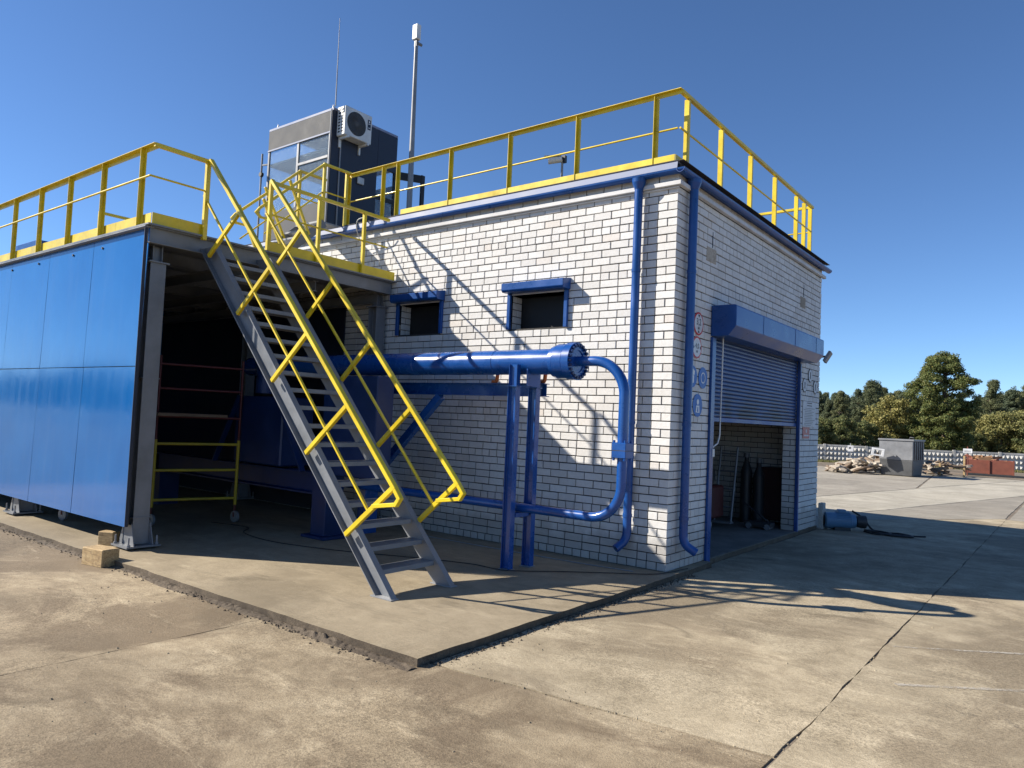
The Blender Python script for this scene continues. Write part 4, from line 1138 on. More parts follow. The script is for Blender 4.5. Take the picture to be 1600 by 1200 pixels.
ac = thing('air_conditioner', 'cream outdoor air conditioning unit on the cabin side wall', 'air conditioner')
ax0, ax1, ay0, ay1, az0, az1 = -7.755, -7.50, 0.885, 1.565, 7.14, 7.72
mb = MB(); mb.box((ax0, ay0, az0), (ax1, ay1, az1)); mb.build('casing', M['white_plastic'], ac, 0.012)
fc = Vector((ax1, 1.17, 7.43))
mb = MB(); mb.disc(fc + Vector((0.001, 0, 0)), (1,0,0), 0.235, 32); fan = mb.build('fan_grille', M['dark'], ac)
mb = MB()
for k in range(9):
    rr_ = 0.235 - k * 0.0255
    mb.lathe([(0.004, rr_), (0.004, rr_ - 0.006)], fc, (1,0,0), 32)
mb.build('grille_rings', M['cabin_grey'], fan)
mb = MB()
for k in range(36):
    a = 2*math.pi*k/36
    mb.beam(fc + Vector((0.006, 0.03*math.cos(a), 0.03*math.sin(a))), fc + Vector((0.006, 0.23*math.cos(a), 0.23*math.sin(a))), 0.003, 0.006, (1,0,0))
o = mb.build('grille_spokes', M['cabin_grey'], fan); o['kind'] = 'stuff'
mb = MB(); mb.disc(fc + Vector((0.011, 0, 0)), (1,0,0), 0.035, 16); mb.build('fan_hub', M['cabin_grey'], fan)
for c_ in range(2):
    for k in range(8):
        mb = MB(); x0 = ax0 + 0.045 + c_ * 0.095; z0 = az0 + 0.06 + k * 0.062
        mb.box((x0, ay0 - 0.0015, z0), (x0 + 0.06, ay0 + 0.002, z0 + 0.034)); mb.build('side_vent', M['black'], ac)
mb = MB(); mb.box((ax1 - 0.002, 1.45, 7.42), (ax1 + 0.002, 1.53, 7.62)); pl = mb.build('badge', M['navy'], ac)
mb = MB(); mb.box((ax1 + 0.0025, 1.465, 7.53), (ax1 + 0.004, 1.515, 7.545)); mb.box((ax1 + 0.0025, 1.475, 7.56), (ax1 + 0.004, 1.505, 7.60)); mb.box((ax1 + 0.0025, 1.465, 7.45), (ax1 + 0.004, 1.515, 7.465)); mb.build('badge_print', M['sign_white'], pl)
for y in (ay0 + 0.06, ay1 - 0.12):
    mb = MB(); mb.box((ax0, y, az0 - 0.05), (ax1 + 0.03, y + 0.04, az0 - 0.004)); mb.box((ax0 - 0.003, y, az0 - 0.2), (ax0 + 0.03, y + 0.04, az0 - 0.05)); mb.build('bracket', M['white_plastic'], ac)

mb = MB(); mb.tube([(-7.70, 0.79, 7.70), (-7.70, 0.785, 8.4), (-7.705, 0.78, 9.47)], [0.013, 0.010, 0.005], 6); tag(mb.build('whip_antenna', M['grey_light']), 'thin whip antenna rising from the cabin corner', 'antenna')
ms = thing('roof_mast', 'tall grey pole with a box antenna at its top', 'mast')
mb = MB(); mb.tube([(-6.9, 2.13, 4.93), (-6.9, 2.13, 6.6), (-6.9, 2.10, 9.35)], [0.06, 0.055, 0.038], 12); mb.build('pole', M['grey_light'], ms)
mb = MB(); mb.box((-6.98, 2.04, 9.38), (-6.83, 2.16, 9.70)); mb.build('antenna_box', M['white_plastic'], ms, 0.015)
mb = MB(); mb.box((-6.93, 2.07, 9.24), (-6.87, 2.13, 9.38)); mb.lathe([(0, 0), (0, 0.03), (0.1, 0.03), (0.1, 0)], (-6.85, 2.1, 9.3), (0, 1, 0.0), 8); mb.build('clamp', M['grey_steel'], ms)

sc = thing('security_camera', 'white security camera on a short post behind the roof railing', 'camera')
mb = MB(); mb.tube([(-1.99, 0.4, 4.93), (-1.99, 0.4, 5.43)], 0.017, 8); mb.build('post', M['grey_light'], sc)
mb = MB(); mb.lathe([(0, 0), (0, 0.042), (0.2, 0.048), (0.2, 0.0)], (-1.98, 0.38, 5.44), (-0.8, -0.5, -0.12), 12); mb.build('body', M['white_plastic'], sc)
mb = MB(); mb.beam((-2.0, 0.38, 5.49), (-2.2, 0.25, 5.475), 0.01, 0.11, (0,0,1)); mb.build('sunshield', M['white_plastic'], sc)
mb = MB(); mb.box((-1.995, 0.39, 5.40), (-1.94, 0.44, 5.50)); mb.build('bracket', M['dark'], sc)
fl_ = thing('flood_light', 'grey flood light sticking out beyond the door shutter box', 'lamp')
mb = MB(); mb.beam((0.27, 5.56, 2.98), (0.36, 5.62, 3.16), 0.05, 0.12, (1,0,0)); mb.build('lamp_head', M['grey_light'], fl_, 0.006)
mb = MB(); mb.beam((0.0, 5.55, 3.05), (0.31, 5.55, 3.08), 0.03, 0.03); mb.build('arm', M['dark'], fl_)

# loose cable on the brick gutter and blue beam at the far left
cable('hanging_wire', 'thin wire drooping over the gutter above the shed', [(-5.35, -0.3, 4.90), (-5.5, -0.33, 4.86), (-5.6, -0.25, 4.72), (-5.62, -0.1, 4.5)], 0.008, M['white_plastic'], 'wire')
cable('black_hose', 'black hose hanging on the shed roof behind the stairs', [(-7.4, -1.0, 4.1), (-7.2, -1.1, 4.3), (-6.9, -1.2, 4.2), (-6.6, -1.1, 3.95)], 0.014, M['black'], 'hose')
mb = MB(); mb.ibeam((-9.6, -4.6 + 0.9, 4.07), (-8.85, -3.85, 4.07), 0.1, 0.1, 0.01, (0,0,1)); 
bb = MB(); bb.box((-9.9, -3.72, 3.862), (-9.0, -3.55, 4.20)); tag(bb.build('blue_beam', M['blue'], None, 0.006), 'dark blue steel beam lying on the shed roof at far left', 'beam')
mbk = MB(); mbk.box((-8.25, -1.6, 3.862), (-8.0, -1.3, 4.35)); tag(mbk.build('black_cabinet', M['black'], None, 0.01), 'small black box standing on the shed roof behind handrails', 'box')

# ------------------------------------------------------------------ signs by the door
def text_mesh(body, size, mat, parent, loc, name='lettering'):
    cu = bpy.data.curves.new('t', 'FONT'); cu.body = body; cu.size = size; cu.align_x = 'CENTER'; cu.align_y = 'CENTER'; cu.extrude = 0.0006
    o = bpy.data.objects.new('t', cu); COL.objects.link(o)
    dg = bpy.context.evaluated_depsgraph_get()
    me = bpy.data.meshes.new_from_object(o.evaluated_get(dg))
    bpy.data.objects.remove(o, do_unlink=True)
    me.materials.clear(); me.materials.append(mat)
    t = bpy.data.objects.new(name, me); COL.objects.link(t); t.parent = parent
    t.location = loc; t.rotation_euler = (math.pi/2, 0, math.pi/2)
    return t
def round_sign(label, y, z, r, face, rim=None, rimw=0.022):
    t = thing('round_sign', label, 'sign', loc=(0.006, y, z))
    mb = MB(); mb.lathe([(0, 0), (0, r), (0.004, r), (0.004, 0)], (0, 0, 0), (1,0,0), 32); mb.build('plate', rim or face, t)
    if rim:
        mb = MB(); mb.disc((0.0055, 0, 0), (1,0,0), r - rimw, 32); mb.build('face', face, t)
    return t
def tri(t, pts):
    mb = MB(); mb.add([(0.007, a, b) for a, b in pts], [tuple(range(len(pts)))]); mb.build('arrow', M['print'], t)
s = round_sign('red rimmed round sign reading 3,2 m with black arrows, upper one', 0.70, 3.04, 0.148, M['sign_white'], M['sign_red'])
text_mesh('3,2', 0.12, M['print'], s, (0.0065, 0.0, 0.02)); text_mesh('м', 0.07, M['print'], s, (0.0065, 0.0, -0.055))
tri(s, [(-0.03, 0.115), (0.0, 0.075), (0.03, 0.115)]); tri(s, [(-0.03, -0.115), (0.03, -0.115), (0.0, -0.08)])
s = round_sign('red rimmed round sign reading 4,0 m, below the 3,2 m sign', 0.67, 2.735, 0.142, M['sign_white'], M['sign_red'])
text_mesh('4,0', 0.095, M['print'], s, (0.0065, 0.0, 0.015)); text_mesh('м', 0.06, M['print'], s, (0.0065, 0.0, -0.05))
tri(s, [(0.115, 0.03), (0.115, -0.03), (0.08, 0.0)]); tri(s, [(-0.115, -0.03), (-0.115, 0.03), (-0.08, 0.0)])
def picto(t, kind):
    mb = MB(); x = 0.0062
    if kind == 0:     # head with helmet outline
        mb.lathe([(0, 0.072), (0, 0.058)], (x, 0, 0.0), (1,0,0), 24); mb.build('pictogram', M['sign_white'], t)
    elif kind == 1:
        mb.disc((x, 0, 0.045), (1,0,0), 0.036, 16); mb.add([(x, -0.06, -0.09), (x, 0.06, -0.09), (x, 0.045, 0.0), (x, -0.045, 0.0)], [(0,1,2,3)]); mb.build('pictogram', M['sign_white'], t)
        m_ = MB(); m_.add([(x + 0.0008, -0.02, -0.08), (x + 0.0008, 0.02, -0.08), (x + 0.0008, 0.012, -0.02), (x + 0.0008, -0.012, -0.02)], [(0,1,2,3)]); m_.build('pictogram_mark', M['sign_blue'], t)
    else:
        mb.add([(x, -0.05, 0.02), (x, 0.05, 0.02), (x, 0.06, 0.07), (x, 0.0, 0.1), (x, -0.06, 0.07)], [(0,1,2,3,4)]); mb.add([(x, -0.035, -0.08), (x, 0.035, -0.08), (x, 0.04, 0.015), (x, -0.04, 0.015)], [(0,1,2,3)]); mb.build('pictogram', M['sign_white'], t)
s = round_sign('blue round safety sign nearest the shutter guide', 0.885, 2.36, 0.138, M['sign_blue']); picto(s, 0)
s = round_sign('blue round safety sign half hidden behind the downpipe', 0.565, 2.36, 0.138, M['sign_blue']); picto(s, 2)
s = round_sign('blue round safety sign lowest of the three', 0.745, 2.0, 0.145, M['sign_blue']); picto(s, 1)
for (lab, y, z) in (('faded round sign, highest on the right door pillar', 5.66, 2.745), ('faded round sign beside the shutter on the right door pillar', 5.33, 2.55), ('faded round sign nearest the building corner on the right pillar', 5.99, 2.55)):
    s = round_sign(lab, y, z, 0.125, M['sign_dim'], M['cabin_grey'], 0.014)
    mb = MB(); mb.add([(0.0065, -0.02, -0.06), (0.0065, 0.02, -0.06), (0.0065, 0.025, 0.06), (0.0065, -0.025, 0.06)], [(0,1,2,3)]); mb.build('pictogram', M['cabin_grey'], s)
nb = thing('notice_board', 'white printed notice board on the right door pillar', 'notice', loc=(0.005, 5.64, 2.045))
mb = MB(); mb.box((0, -0.39, -0.225), (0.006, 0.39, 0.225)); mb.build('board', M['sign_dim'], nb)
q = random.Random(2)
mb = MB()
zz = 0.19; k = 0
while zz > -0.2:
    a = q.uniform(-0.34, -0.25) if k > 1 else -0.15; b = q.uniform(0.1, 0.34) if k > 1 else 0.15
    h = 0.016 if k < 2 else 0.007
    mb.add([(0.0075, a, zz), (0.0075, b, zz), (0.0075, b, zz + h), (0.0075, a, zz + h)], [(0,1,2,3)])
    zz -= 0.03 if k > 1 else 0.045; k += 1
o = mb.build('print', M['cabin_grey'], nb); o['kind'] = 'stuff'
rd = thing('red_notice', 'small faded red sign under the notice board', 'sign', loc=(0.005, 5.48, 1.71))
mb = MB(); mb.box((0, -0.2, -0.1), (0.005, 0.2, 0.1)); mb.build('plate', M['sign_redfade'], rd)
mb = MB(); mb.add([(0.0065, -0.14, -0.06), (0.0065, 0.14, -0.06), (0.0065, 0.14, -0.035), (0.0065, -0.14, -0.035)], [(0,1,2,3)]); mb.disc((0.0065, 0, 0.03), (1,0,0), 0.035, 12); mb.build('print', M['sign_dim'], rd)

# ------------------------------------------------------------------ things inside the workshop door
cp = thing('red_compressor', 'red wheeled compressor with a yellow handle inside the workshop', 'machine')
mb = MB(); mb.box((-1.75, 3.6, 0.2), (-1.0, 4.3, 0.75)); mb.build('body', M['red'], cp, 0.03)
mb = MB(); mb.lathe([(0, 0), (0, 0.17), (0.55, 0.17), (0.55, 0)], (-1.65, 3.95, 0.92), (1, 0, 0), 18); mb.build('tank', M['black'], cp)
mb = MB(); mb.tube([(-1.35, 3.56, 0.72), (-1.2, 3.5, 0.68), (-1.05, 3.5, 0.66), (-0.95, 3.56, 0.68)], 0.035, 8); mb.build('handle', M['yellow'], cp)
for x in (-1.6, -1.05):
    mb = MB(); mb.lathe([(-0.03, 0), (-0.03, 0.12), (0.03, 0.12), (0.03, 0)], (x, 3.62, 0.125), (0.3, 1, 0), 16); mb.build('wheel', M['grey_light'], cp)
for i, (x, y, h) in enumerate(((-0.80, 5.45, 1.12), (-1.06, 5.52, 1.2))):
    t = thing('gas_cylinder', ('dark gas cylinder leaning in the workshop, nearer the door jamb', 'dark gas cylinder in the workshop, farther from the door jamb')[i], 'cylinder', 'gas cylinders in the workshop', (x, y, 0.005))
    mb = MB(); mb.lathe([(0, 0), (0, 0.1), (h - 0.25, 0.1), (h - 0.12, 0.06), (h - 0.06, 0.04), (h, 0.04), (h, 0)], (0, 0, 0), (0, 0, 1), 16); mb.build('shell', M['dark'], t)
    mb = MB(); mb.lathe([(0, 0.05), (0.08, 0.05), (0.08, 0)], (0, 0, h), (0, 0, 1), 12); mb.build('valve_cap', M['grey_steel'], t)
cab = thing('red_cabinet', 'red tool cabinet against the workshop door jamb, darkened for the dim inside', 'cabinet')
mb = MB(); mb.box((-0.78, 5.5, 0.1), (-0.34, 5.95, 1.05)); mb.build('carcass', M['red_dark'], cab, 0.01)
mb = MB(); mb.box((-0.74, 5.488, 0.15), (-0.38, 5.498, 1.0)); mb.build('door', M['red_dark'], cab, 0.006)
mb = MB(); mb.box((-0.34 - 0.06, 5.47, 0.5), (-0.34 - 0.04, 5.486, 0.62)); mb.build('handle', M['grey_light'], cab)
tr = thing('floor_jack', 'low dark trolley jack on the workshop floor by the jamb', 'jack')
mb = MB(); mb.box((-0.8, 4.75, 0.05), (-0.33, 4.95, 0.13)); mb.build('chassis', M['dark'], tr, 0.01)
for x in (-0.72, -0.4):
    mb = MB(); mb.lathe([(-0.12, 0), (-0.12, 0.05), (0.12, 0.05), (0.12, 0)], (x, 4.85, 0.055), (0, 1, 0), 12); mb.build('roller', M['grey_steel'], tr)
mb = MB(); mb.tube([(-0.4, 4.85, 0.13), (-0.9, 4.9, 0.45)], 0.015, 8); mb.build('lever', M['dark'], tr)
fp = thing('grey_trolley', 'grey upright steel trolley frame inside the workshop', 'trolley')
for x in (-1.25, -0.95):
    mb = MB(); mb.tube([(x, 4.5, 0.1), (x, 4.75, 1.4)], 0.02, 8); mb.build('upright', M['grey_steel'], fp)
for k in range(4):
    mb = MB(); mb.tube([(-1.25, 4.55 + k*0.06, 0.35 + k*0.31), (-0.95, 4.55 + k*0.06, 0.35 + k*0.31)], 0.016, 8); mb.build('crossbar', M['grey_steel'], fp)
mb = MB(); mb.box((-1.27, 4.42, 0.07), (-0.93, 4.58, 0.1)); mb.build('toe_plate', M['grey_steel'], fp)

# ------------------------------------------------------------------ blue motor with hoses beyond the corner
mt_ = thing('electric_motor', 'light blue electric motor lying on the yard by the building corner', 'motor', loc=(0.36, 6.55, GZ), rz=0.55)
mb = MB(); mb.lathe([(-0.30, 0.0), (-0.30, 0.10), (-0.28, 0.145), (-0.12, 0.15), (0.16, 0.15), (0.17, 0.13), (0.25, 0.12), (0.27, 0.06), (0.27, 0)], (0, 0, 0.17), (1, 0, 0), 24); mb.build('housing', M['lightblue'], mt_)
mb = MB(); mb.disc((-0.302, 0, 0.17), (-1, 0, 0), 0.088, 20); mb.lathe([(0, 0.10), (-0.02, 0.11), (-0.02, 0.09)], (-0.298, 0, 0.17), (1,0,0), 20); mb.build('end_bell', M['black'], mt_)
for k in range(14):
    a = math.pi * (0.05 + 0.9 * k / 13)
    mb = MB(); mb.beam((-0.1, 0.155*math.cos(a), 0.17 + 0.155*math.sin(a)), (0.15, 0.155*math.cos(a), 0.17 + 0.155*math.sin(a)), 0.02, 0.005, (0, math.cos(a), math.sin(a))); mb.build('cooling_fin', M['lightblue'], mt_)
mb = MB(); mb.box((-0.06, -0.06, 0.32), (0.08, 0.06, 0.38)); mb.build('terminal_box', M['lightblue'], mt_, 0.008)
mb = MB(); mb.box((-0.14, -0.13, 0.0), (0.14, -0.07, 0.06)); mb.box((-0.14, 0.07, 0.0), (0.14, 0.13, 0.06)); mb.build('feet', M['dark'], mt_)
mb = MB(); mb.lathe([(0, 0.0), (0, 0.10), (0.1, 0.12), (0.16, 0.12), (0.16, 0)], (0.275, 0, 0.17), (1, 0, 0), 18); mb.build('gearbox', M['dark'], mt_)
cable('motor_hose', 'black hose leaving the blue motor across the yard', [(0.52, 6.7, 0.30), (0.70, 6.75, 0.18), (0.9, 6.8, GZ + 0.02), (1.3, 6.85, GZ + 0.02), (1.55, 6.6, GZ + 0.02), (1.25, 6.45, GZ + 0.02), (0.9, 6.55, GZ + 0.02)], 0.018, M['black'], 'hose')
cable('motor_cable', 'coiled black cable heaped behind the blue motor', [(0.75, 6.6, GZ + 0.02), (1.0, 6.4, GZ + 0.02), (1.2, 6.6, GZ + 0.03), (1.0, 6.8, GZ + 0.03), (0.75, 6.65, GZ + 0.04), (0.95, 6.45, GZ + 0.05), (1.15, 6.5, GZ + 0.03), (1.5, 6.75, GZ + 0.015), (1.7, 6.9, GZ + 0.015)], 0.014, M['black'])
mb = MB(); mb.box((0.02, LB + 0.02, GZ), (0.11, LB + 0.2, 0.42)); tag(mb.build('concrete_stub', M['fence'], None, 0.01), 'short concrete post at the far corner of the brick building', 'post')

# ------------------------------------------------------------------ background: placed by picture ray and distance
def ray(px, py):
    return FW + RX * ((px - 800) / 1140.458) - UP * ((py - 600) / 1140.458)
def gpt(px, depth):       # ground point under picture column px at a given depth
    d = ray(px, 700); p = CAM + d * depth
    return Vector((p.x, p.y, GZ))
# concrete fence of embossed panels
fence = thing('concrete_fence', 'low pale concrete fence of embossed panels across the far yard', 'fence')
F0 = gpt(1225, 47.5); F1 = gpt(1680, 43.0)
FD = (F1 - F0); FL = FD.length; FD.normalize(); FN = Vector((FD.y, -FD.x, 0))
if FN.dot(CAM - F0) < 0: FN = -FN
PW = 2.45; npan = int(FL / PW)
pm = MB(); PH = 1.05
pm.box((0.03, -0.05, 0.0), (PW - 0.03, 0.0, PH - 0.10)); pm.box((0.03, -0.07, PH - 0.1), (PW - 0.03, 0.02, PH))
nc = 10; nr = 3
for a in range(nc):
    for b in range(nr):
        w = (PW - 0.14) / nc; h = (PH - 0.14) / nr
        x = 0.07 + a * w; z = 0.02 + b * h
        pm.add([(x + 0.025, 0.001, z + 0.02), (x + w - 0.025, 0.001, z + 0.02), (x + w - 0.025, 0.001, z + h - 0.02), (x + 0.025, 0.001, z + h - 0.02), (x + w/2, 0.12, z + h/2)], [(0,1,4),(1,2,4),(2,3,4),(3,0,4)])
pme = pm.mesh('fence_panel', M['fence'])
qm = MB(); qm.box((-0.07, -0.09, 0), (0.07, 0.05, PH + 0.03)); qme = qm.mesh('fence_post', M['fence'])
fzr = math.atan2(FD.y, FD.x)
flip = FN.dot(Vector((-FD.y, FD.x, 0))) < 0
for k in range(npan):
    for me_, nm, off in ((pme, 'fence_panel', 0), (qme, 'fence_post', 0)):
        o = bpy.data.objects.new(nm, me_); COL.objects.link(o); o.parent = fence
        if flip:
            o.location = F0 + FD * ((k + 1) * PW if nm == 'fence_panel' else k * PW) + Vector((0, 0, 0.02 * math.sin(k * 1.7))); o.rotation_euler = (0, 0, fzr + math.pi)
        else:
            o.location = F0 + FD * (k * PW) + Vector((0, 0, 0.02 * math.sin(k * 1.7))); o.rotation_euler = (0, 0, fzr)

# dumpster
def at(px, depth, **kw): return gpt(px, depth)
def face(px, extra=0.0):
    d = ray(px, 700); return math.atan2(d.y, d.x) - math.pi/2 + extra
dp = thing('grey_dumpster', 'tall grey steel dumpster with dark lower half beside the rubble', 'dumpster', loc=gpt(1409, 33.4), rz=face(1409, -0.26))
def taper(z0, z1, w0, w1, d0, d1, mat, name, dx=0):
    mb = MB()
    v = [(-w0/2, -d0/2, z0), (w0/2, -d0/2, z0), (w0/2, d0/2, z0), (-w0/2, d0/2, z0), (-w1/2, -d1/2, z1), (w1/2, -d1/2, z1), (w1/2, d1/2, z1), (-w1/2, d1/2, z1)]
    mb.add(v, [(0,3,2,1),(4,5,6,7),(0,1,5,4),(1,2,6,5),(2,3,7,6),(3,0,4,7)])
    return mb.build(name, mat, dp, 0.02)
taper(0.02, 0.72, 1.28, 1.38, 1.5, 1.75, M['dumpster_low'], 'lower_body')
taper(0.721, 1.58, 1.385, 1.40, 1.76, 1.8, M['dumpster'], 'upper_body')
mb = MB(); mb.box((-0.74, -0.94, 1.58), (0.74, 0.94, 1.66)); mb.build('rim', M['dumpster'], dp, 0.01)
for k in range(5):
    mb = MB(); mb.box((0.701, -0.75 + k*0.33, 0.75), (0.74, -0.69 + k*0.33, 1.56)); mb.build('rib', M['dumpster_low'], dp)
mb = MB(); mb.lathe([(0, 0), (0, 0.04), (0.1, 0.04), (0.1, 0)], (0.0, -0.91, 0.9), (0, -1, 0), 10); mb.build('trunnion', M['dumpster'], dp)
mb = MB(); mb.tube([(0.25, 0.1, 1.60), (0.35, 0.0, 1.75), (0.5, 0.0, 1.73)], 0.03, 6); mb.build('lid_handle', M['dark'], dp)

# rusty container with scrap
rc = thing('rusty_container', 'low rusty red steel container full of scrap by the fence', 'container', loc=gpt(1544, 37.0), rz=face(1544, 0.05))
mb = MB()
w, dd, h = 2.05, 1.4, 0.78
mb.box((-w/2, -dd/2, 0.1), (w/2, -dd/2 + 0.04, h)); mb.box((-w/2, dd/2 - 0.04, 0.1), (w/2, dd/2, h)); mb.box((-w/2, -dd/2 + 0.041, 0.1), (-w/2 + 0.04, dd/2 - 0.041, h)); mb.box((w/2 - 0.04, -dd/2 + 0.041, 0.1), (w/2, dd/2 - 0.041, h)); mb.box((-w/2 + 0.05, -dd/2 + 0.05, 0.12), (w/2 - 0.05, dd/2 - 0.05, 0.2))
mb.build('tub', M['rust'], rc, 0.01)
for x in (-w/2 - 0.02, -0.03, w/2 - 0.04):
    mb = MB(); mb.box((x, -dd/2 - 0.05, 0.02), (x + 0.07, -dd/2 - 0.003, h + 0.04 if abs(x) > 0.5 else h)); mb.build('rib', M['rust'], rc)
mb = MB(); mb.box((-w/2 - 0.05, -dd/2 - 0.06, 0.0), (w/2 + 0.6, -dd/2 + 0.1, 0.09)); mb.build('skid', M['dark'], rc)
q = random.Random(12)
for k in range(26):
    mb = MB(); a = Vector((q.uniform(-0.8, 0.75), q.uniform(-0.5, 0.5), 0.62 + q.random()*0.2 + 0.18*max(0, 1 - abs(k % 7 - 3)/3)))
    d = Vector((q.uniform(-1,1), q.uniform(-1,1), q.uniform(-0.25,0.3))) * 0.35
    mb.beam(a - d*0.8, a + d*0.8, q.uniform(0.05, 0.2), q.uniform(0.02, 0.07))
    o = mb.build('scrap_piece', M['rust_scrap'] if k % 3 else M['rust'], None); 
    o.parent = None; o.matrix_world = Matrix.Translation(gpt(1544, 37.0)) @ Matrix.Rotation(rc.rotation_euler[2], 4, 'Z')
    tag(o, 'rusty scrap metal piece heaped in the red container', 'scrap', 'scrap heaped in the rusty container')

# rubble: broken concrete pieces
q = random.Random(21)
def chunk(px, depth, z, s, mat, name, label, cat, group):
    mb = MB()
    n = q.randint(4, 6); base = []
    for a in range(n):
        an = 2*math.pi*a/n + q.uniform(-0.3, 0.3)
        base.append(Vector((math.cos(an)*s[0]*q.uniform(0.7, 1.1), math.sin(an)*s[1]*q.uniform(0.7, 1.1), 0)))
    top = [p * q.uniform(0.85, 1.0) + Vector((0, 0, s[2] * q.uniform(0.85, 1.15))) for p in base]
    mb.add(base + top, [tuple(range(n-1,-1,-1)), tuple(range(n, 2*n))] + [(i, (i+1) % n, n+(i+1) % n, n+i) for i in range(n)])
    o = mb.build(name, mat, None, 0.012)
    p = gpt(px, depth); o.location = (p.x, p.y, GZ + z)
    o.rotation_euler = (q.uniform(-0.3, 0.3), q.uniform(-0.42, 0.42), q.uniform(0, 6.28))
    return tag(o, label, cat, group)
for k in range(84):
    t = q.random(); px = 1297 + 80 * (t ** 0.75)
    hmax = 0.16 + 0.70 * max(0, (px - 1297) / 90) ** 0.7
    z = q.random() * hmax
    s = q.uniform(0.16, 0.48); 
    chunk(px, 33.9 + q.uniform(-0.8, 1.8), z, (s, s*q.uniform(0.5, 0.9), q.uniform(0.05, 0.10)), M['rubble'] if k % 4 else M['wood_dark'], 'rubble_chunk', 'pale or brown broken concrete chunk in the heap left of the dumpster', 'rubble', 'broken concrete heap left of the dumpster')
for k in range(64):
    px = q.uniform(1443, 1478); z = q.random() * 0.72
    if k > 44: px = q.uniform(1476, 1515); z = 0.35 + q.random() * 0.12
    chunk(px, 34.5 + q.uniform(-0.5, 1.2), z, (q.uniform(0.15, 0.45), q.uniform(0.06, 0.2), q.uniform(0.04, 0.1)), M['wood_dark'] if k % 3 else M['rubble'], 'debris_board', 'brown broken board in the heap right of the dumpster', 'debris', 'broken boards right of the dumpster')
# empty white frame on the heap
tf = thing('broken_frame', 'white broken hollow block on top of the rubble heap', 'block', loc=gpt(1371, 32.9) + Vector((0, 0, 0.86)), rz=face(1371))
mb = MB()
mb.box((-0.26, -0.1, 0), (0.26, 0.1, 0.07)); mb.box((-0.26, -0.1, 0.27), (0.26, 0.1, 0.34)); mb.box((-0.26, -0.1, 0.071), (-0.15, 0.1, 0.269)); mb.box((0.15, -0.1, 0.071), (0.26, 0.1, 0.269)); mb.build('block_ring', M['sign_white'], tf, 0.01)
tf.rotation_euler[1] = 0.12
# sign posts
def signpost(label, px, depth, ztop, w, h, mat):
    t = thing('yard_sign', label, 'sign', 'yard', gpt(px, depth), face(px))
    del t['group']
    mb = MB(); mb.tube([(0, 0, 0), (0, 0, ztop + 0.1)], 0.025, 6); mb.build('post', M['rust'] if px > 1450 else M['grey_light'], t)
    mb = MB(); mb.box((-w/2, -0.05, ztop - h), (w/2, -0.03, ztop)); p = mb.build('plate', mat, t)
    return t, p
t, p = signpost('small white square sign on a post before the fence', 1329, 36.5, 1.22, 0.27, 0.30, M['sign_white'])
mb = MB(); mb.add([(-0.08, -0.052, 1.05), (0.02, -0.052, 1.05), (0.02, -0.052, 1.14), (-0.08, -0.052, 1.14)], [(0,1,2,3)]); mb.build('print', M['cabin_grey'], p)
t, p = signpost('white rectangular sign on a rusty post beside the red container', 1512, 36.0, 1.32, 0.38, 0.22, M['sign_white'])
mb = MB()
for zz in (1.15, 1.20): mb.add([(-0.14, -0.052, zz), (0.14, -0.052, zz), (0.14, -0.052, zz + 0.02), (-0.14, -0.052, zz + 0.02)], [(0,1,2,3)])
o = mb.build('print', M['cabin_grey'], p); o['kind'] = 'stuff'
for i, px in enumerate((1469, 1507)):
    mb = MB(); mb.box((-0.04, -0.04, 0), (0.04, 0.04, 0.62 if i == 0 else 1.0)); o = mb.build('timber_post', M['wood'], None, 0.005, gpt(px, 34.3)); tag(o, ('pale timber post right of the dumpster', 'grey timber post left of the red container')[i], 'post')

# ------------------------------------------------------------------ trees
def leaves_mesh(name, blobs, n, smin, smax, mat, seed, flat=0.5, aspect=1.6):
    r_ = random.Random(seed); vs = []; fs = []
    tot = sum(b[1] ** 2 for b in blobs)
    for (c, rad, sq) in blobs:
        k = int(n * rad ** 2 / tot)
        for i in range(k):
            d = Vector((r_.gauss(0, 1), r_.gauss(0, 1), r_.gauss(0, 1))).normalized()
            rr_ = rad * (0.35 + 0.85 * r_.random() ** 0.7)
            p = Vector(c) + Vector((d.x * rr_, d.y * rr_, d.z * rr_ * sq))
            nn = (d * 0.8 + Vector((r_.gauss(0, 0.7), r_.gauss(0, 0.7), r_.gauss(0, 0.7) + flat))).normalized()
            u = nn.orthogonal().normalized(); u = Quaternion(nn, r_.random() * 6.28) @ u; w_ = nn.cross(u)
            s_ = r_.uniform(smin, smax); o_ = len(vs)
            vs += [p - u*s_*aspect*0.5, p + w_*s_*0.42, p + u*s_*aspect*0.5, p - w_*s_*0.42]
            fs.append((o_, o_+1, o_+2, o_+3))
    me = bpy.data.meshes.new(name); me.from_pydata(vs, [], fs); me.materials.append(mat); me.update()
    return me
def obj(name, me, parent):
    o = bpy.data.objects.new(name, me); COL.objects.link(o); o.parent = parent; return o
def trunk_mb(h, r0, limbs, seed):
    r_ = random.Random(seed); mb = MB()
    pts = []; x = y = 0
    for i in range(7):
        pts.append((x, y, h * i / 6)); x += r_.uniform(-1, 1) * h * 0.012; y += r_.uniform(-1, 1) * h * 0.012
    mb.tube(pts, [r0 * (1 - 0.85 * i / 6) for i in range(7)], 8)
    for (z, az, L, up) in limbs:
        i = min(5, int(z / h * 6)); b = Vector(pts[i]).lerp(Vector(pts[i+1]), z / h * 6 - i)
        d = Vector((math.cos(az), math.sin(az), up)).normalized()
        mb.tube([b, b + d * L * 0.5 + Vector((0, 0, -0.03 * L)), b + d * L], [r0 * 0.34, r0 * 0.22, r0 * 0.06], 6)
    return mb

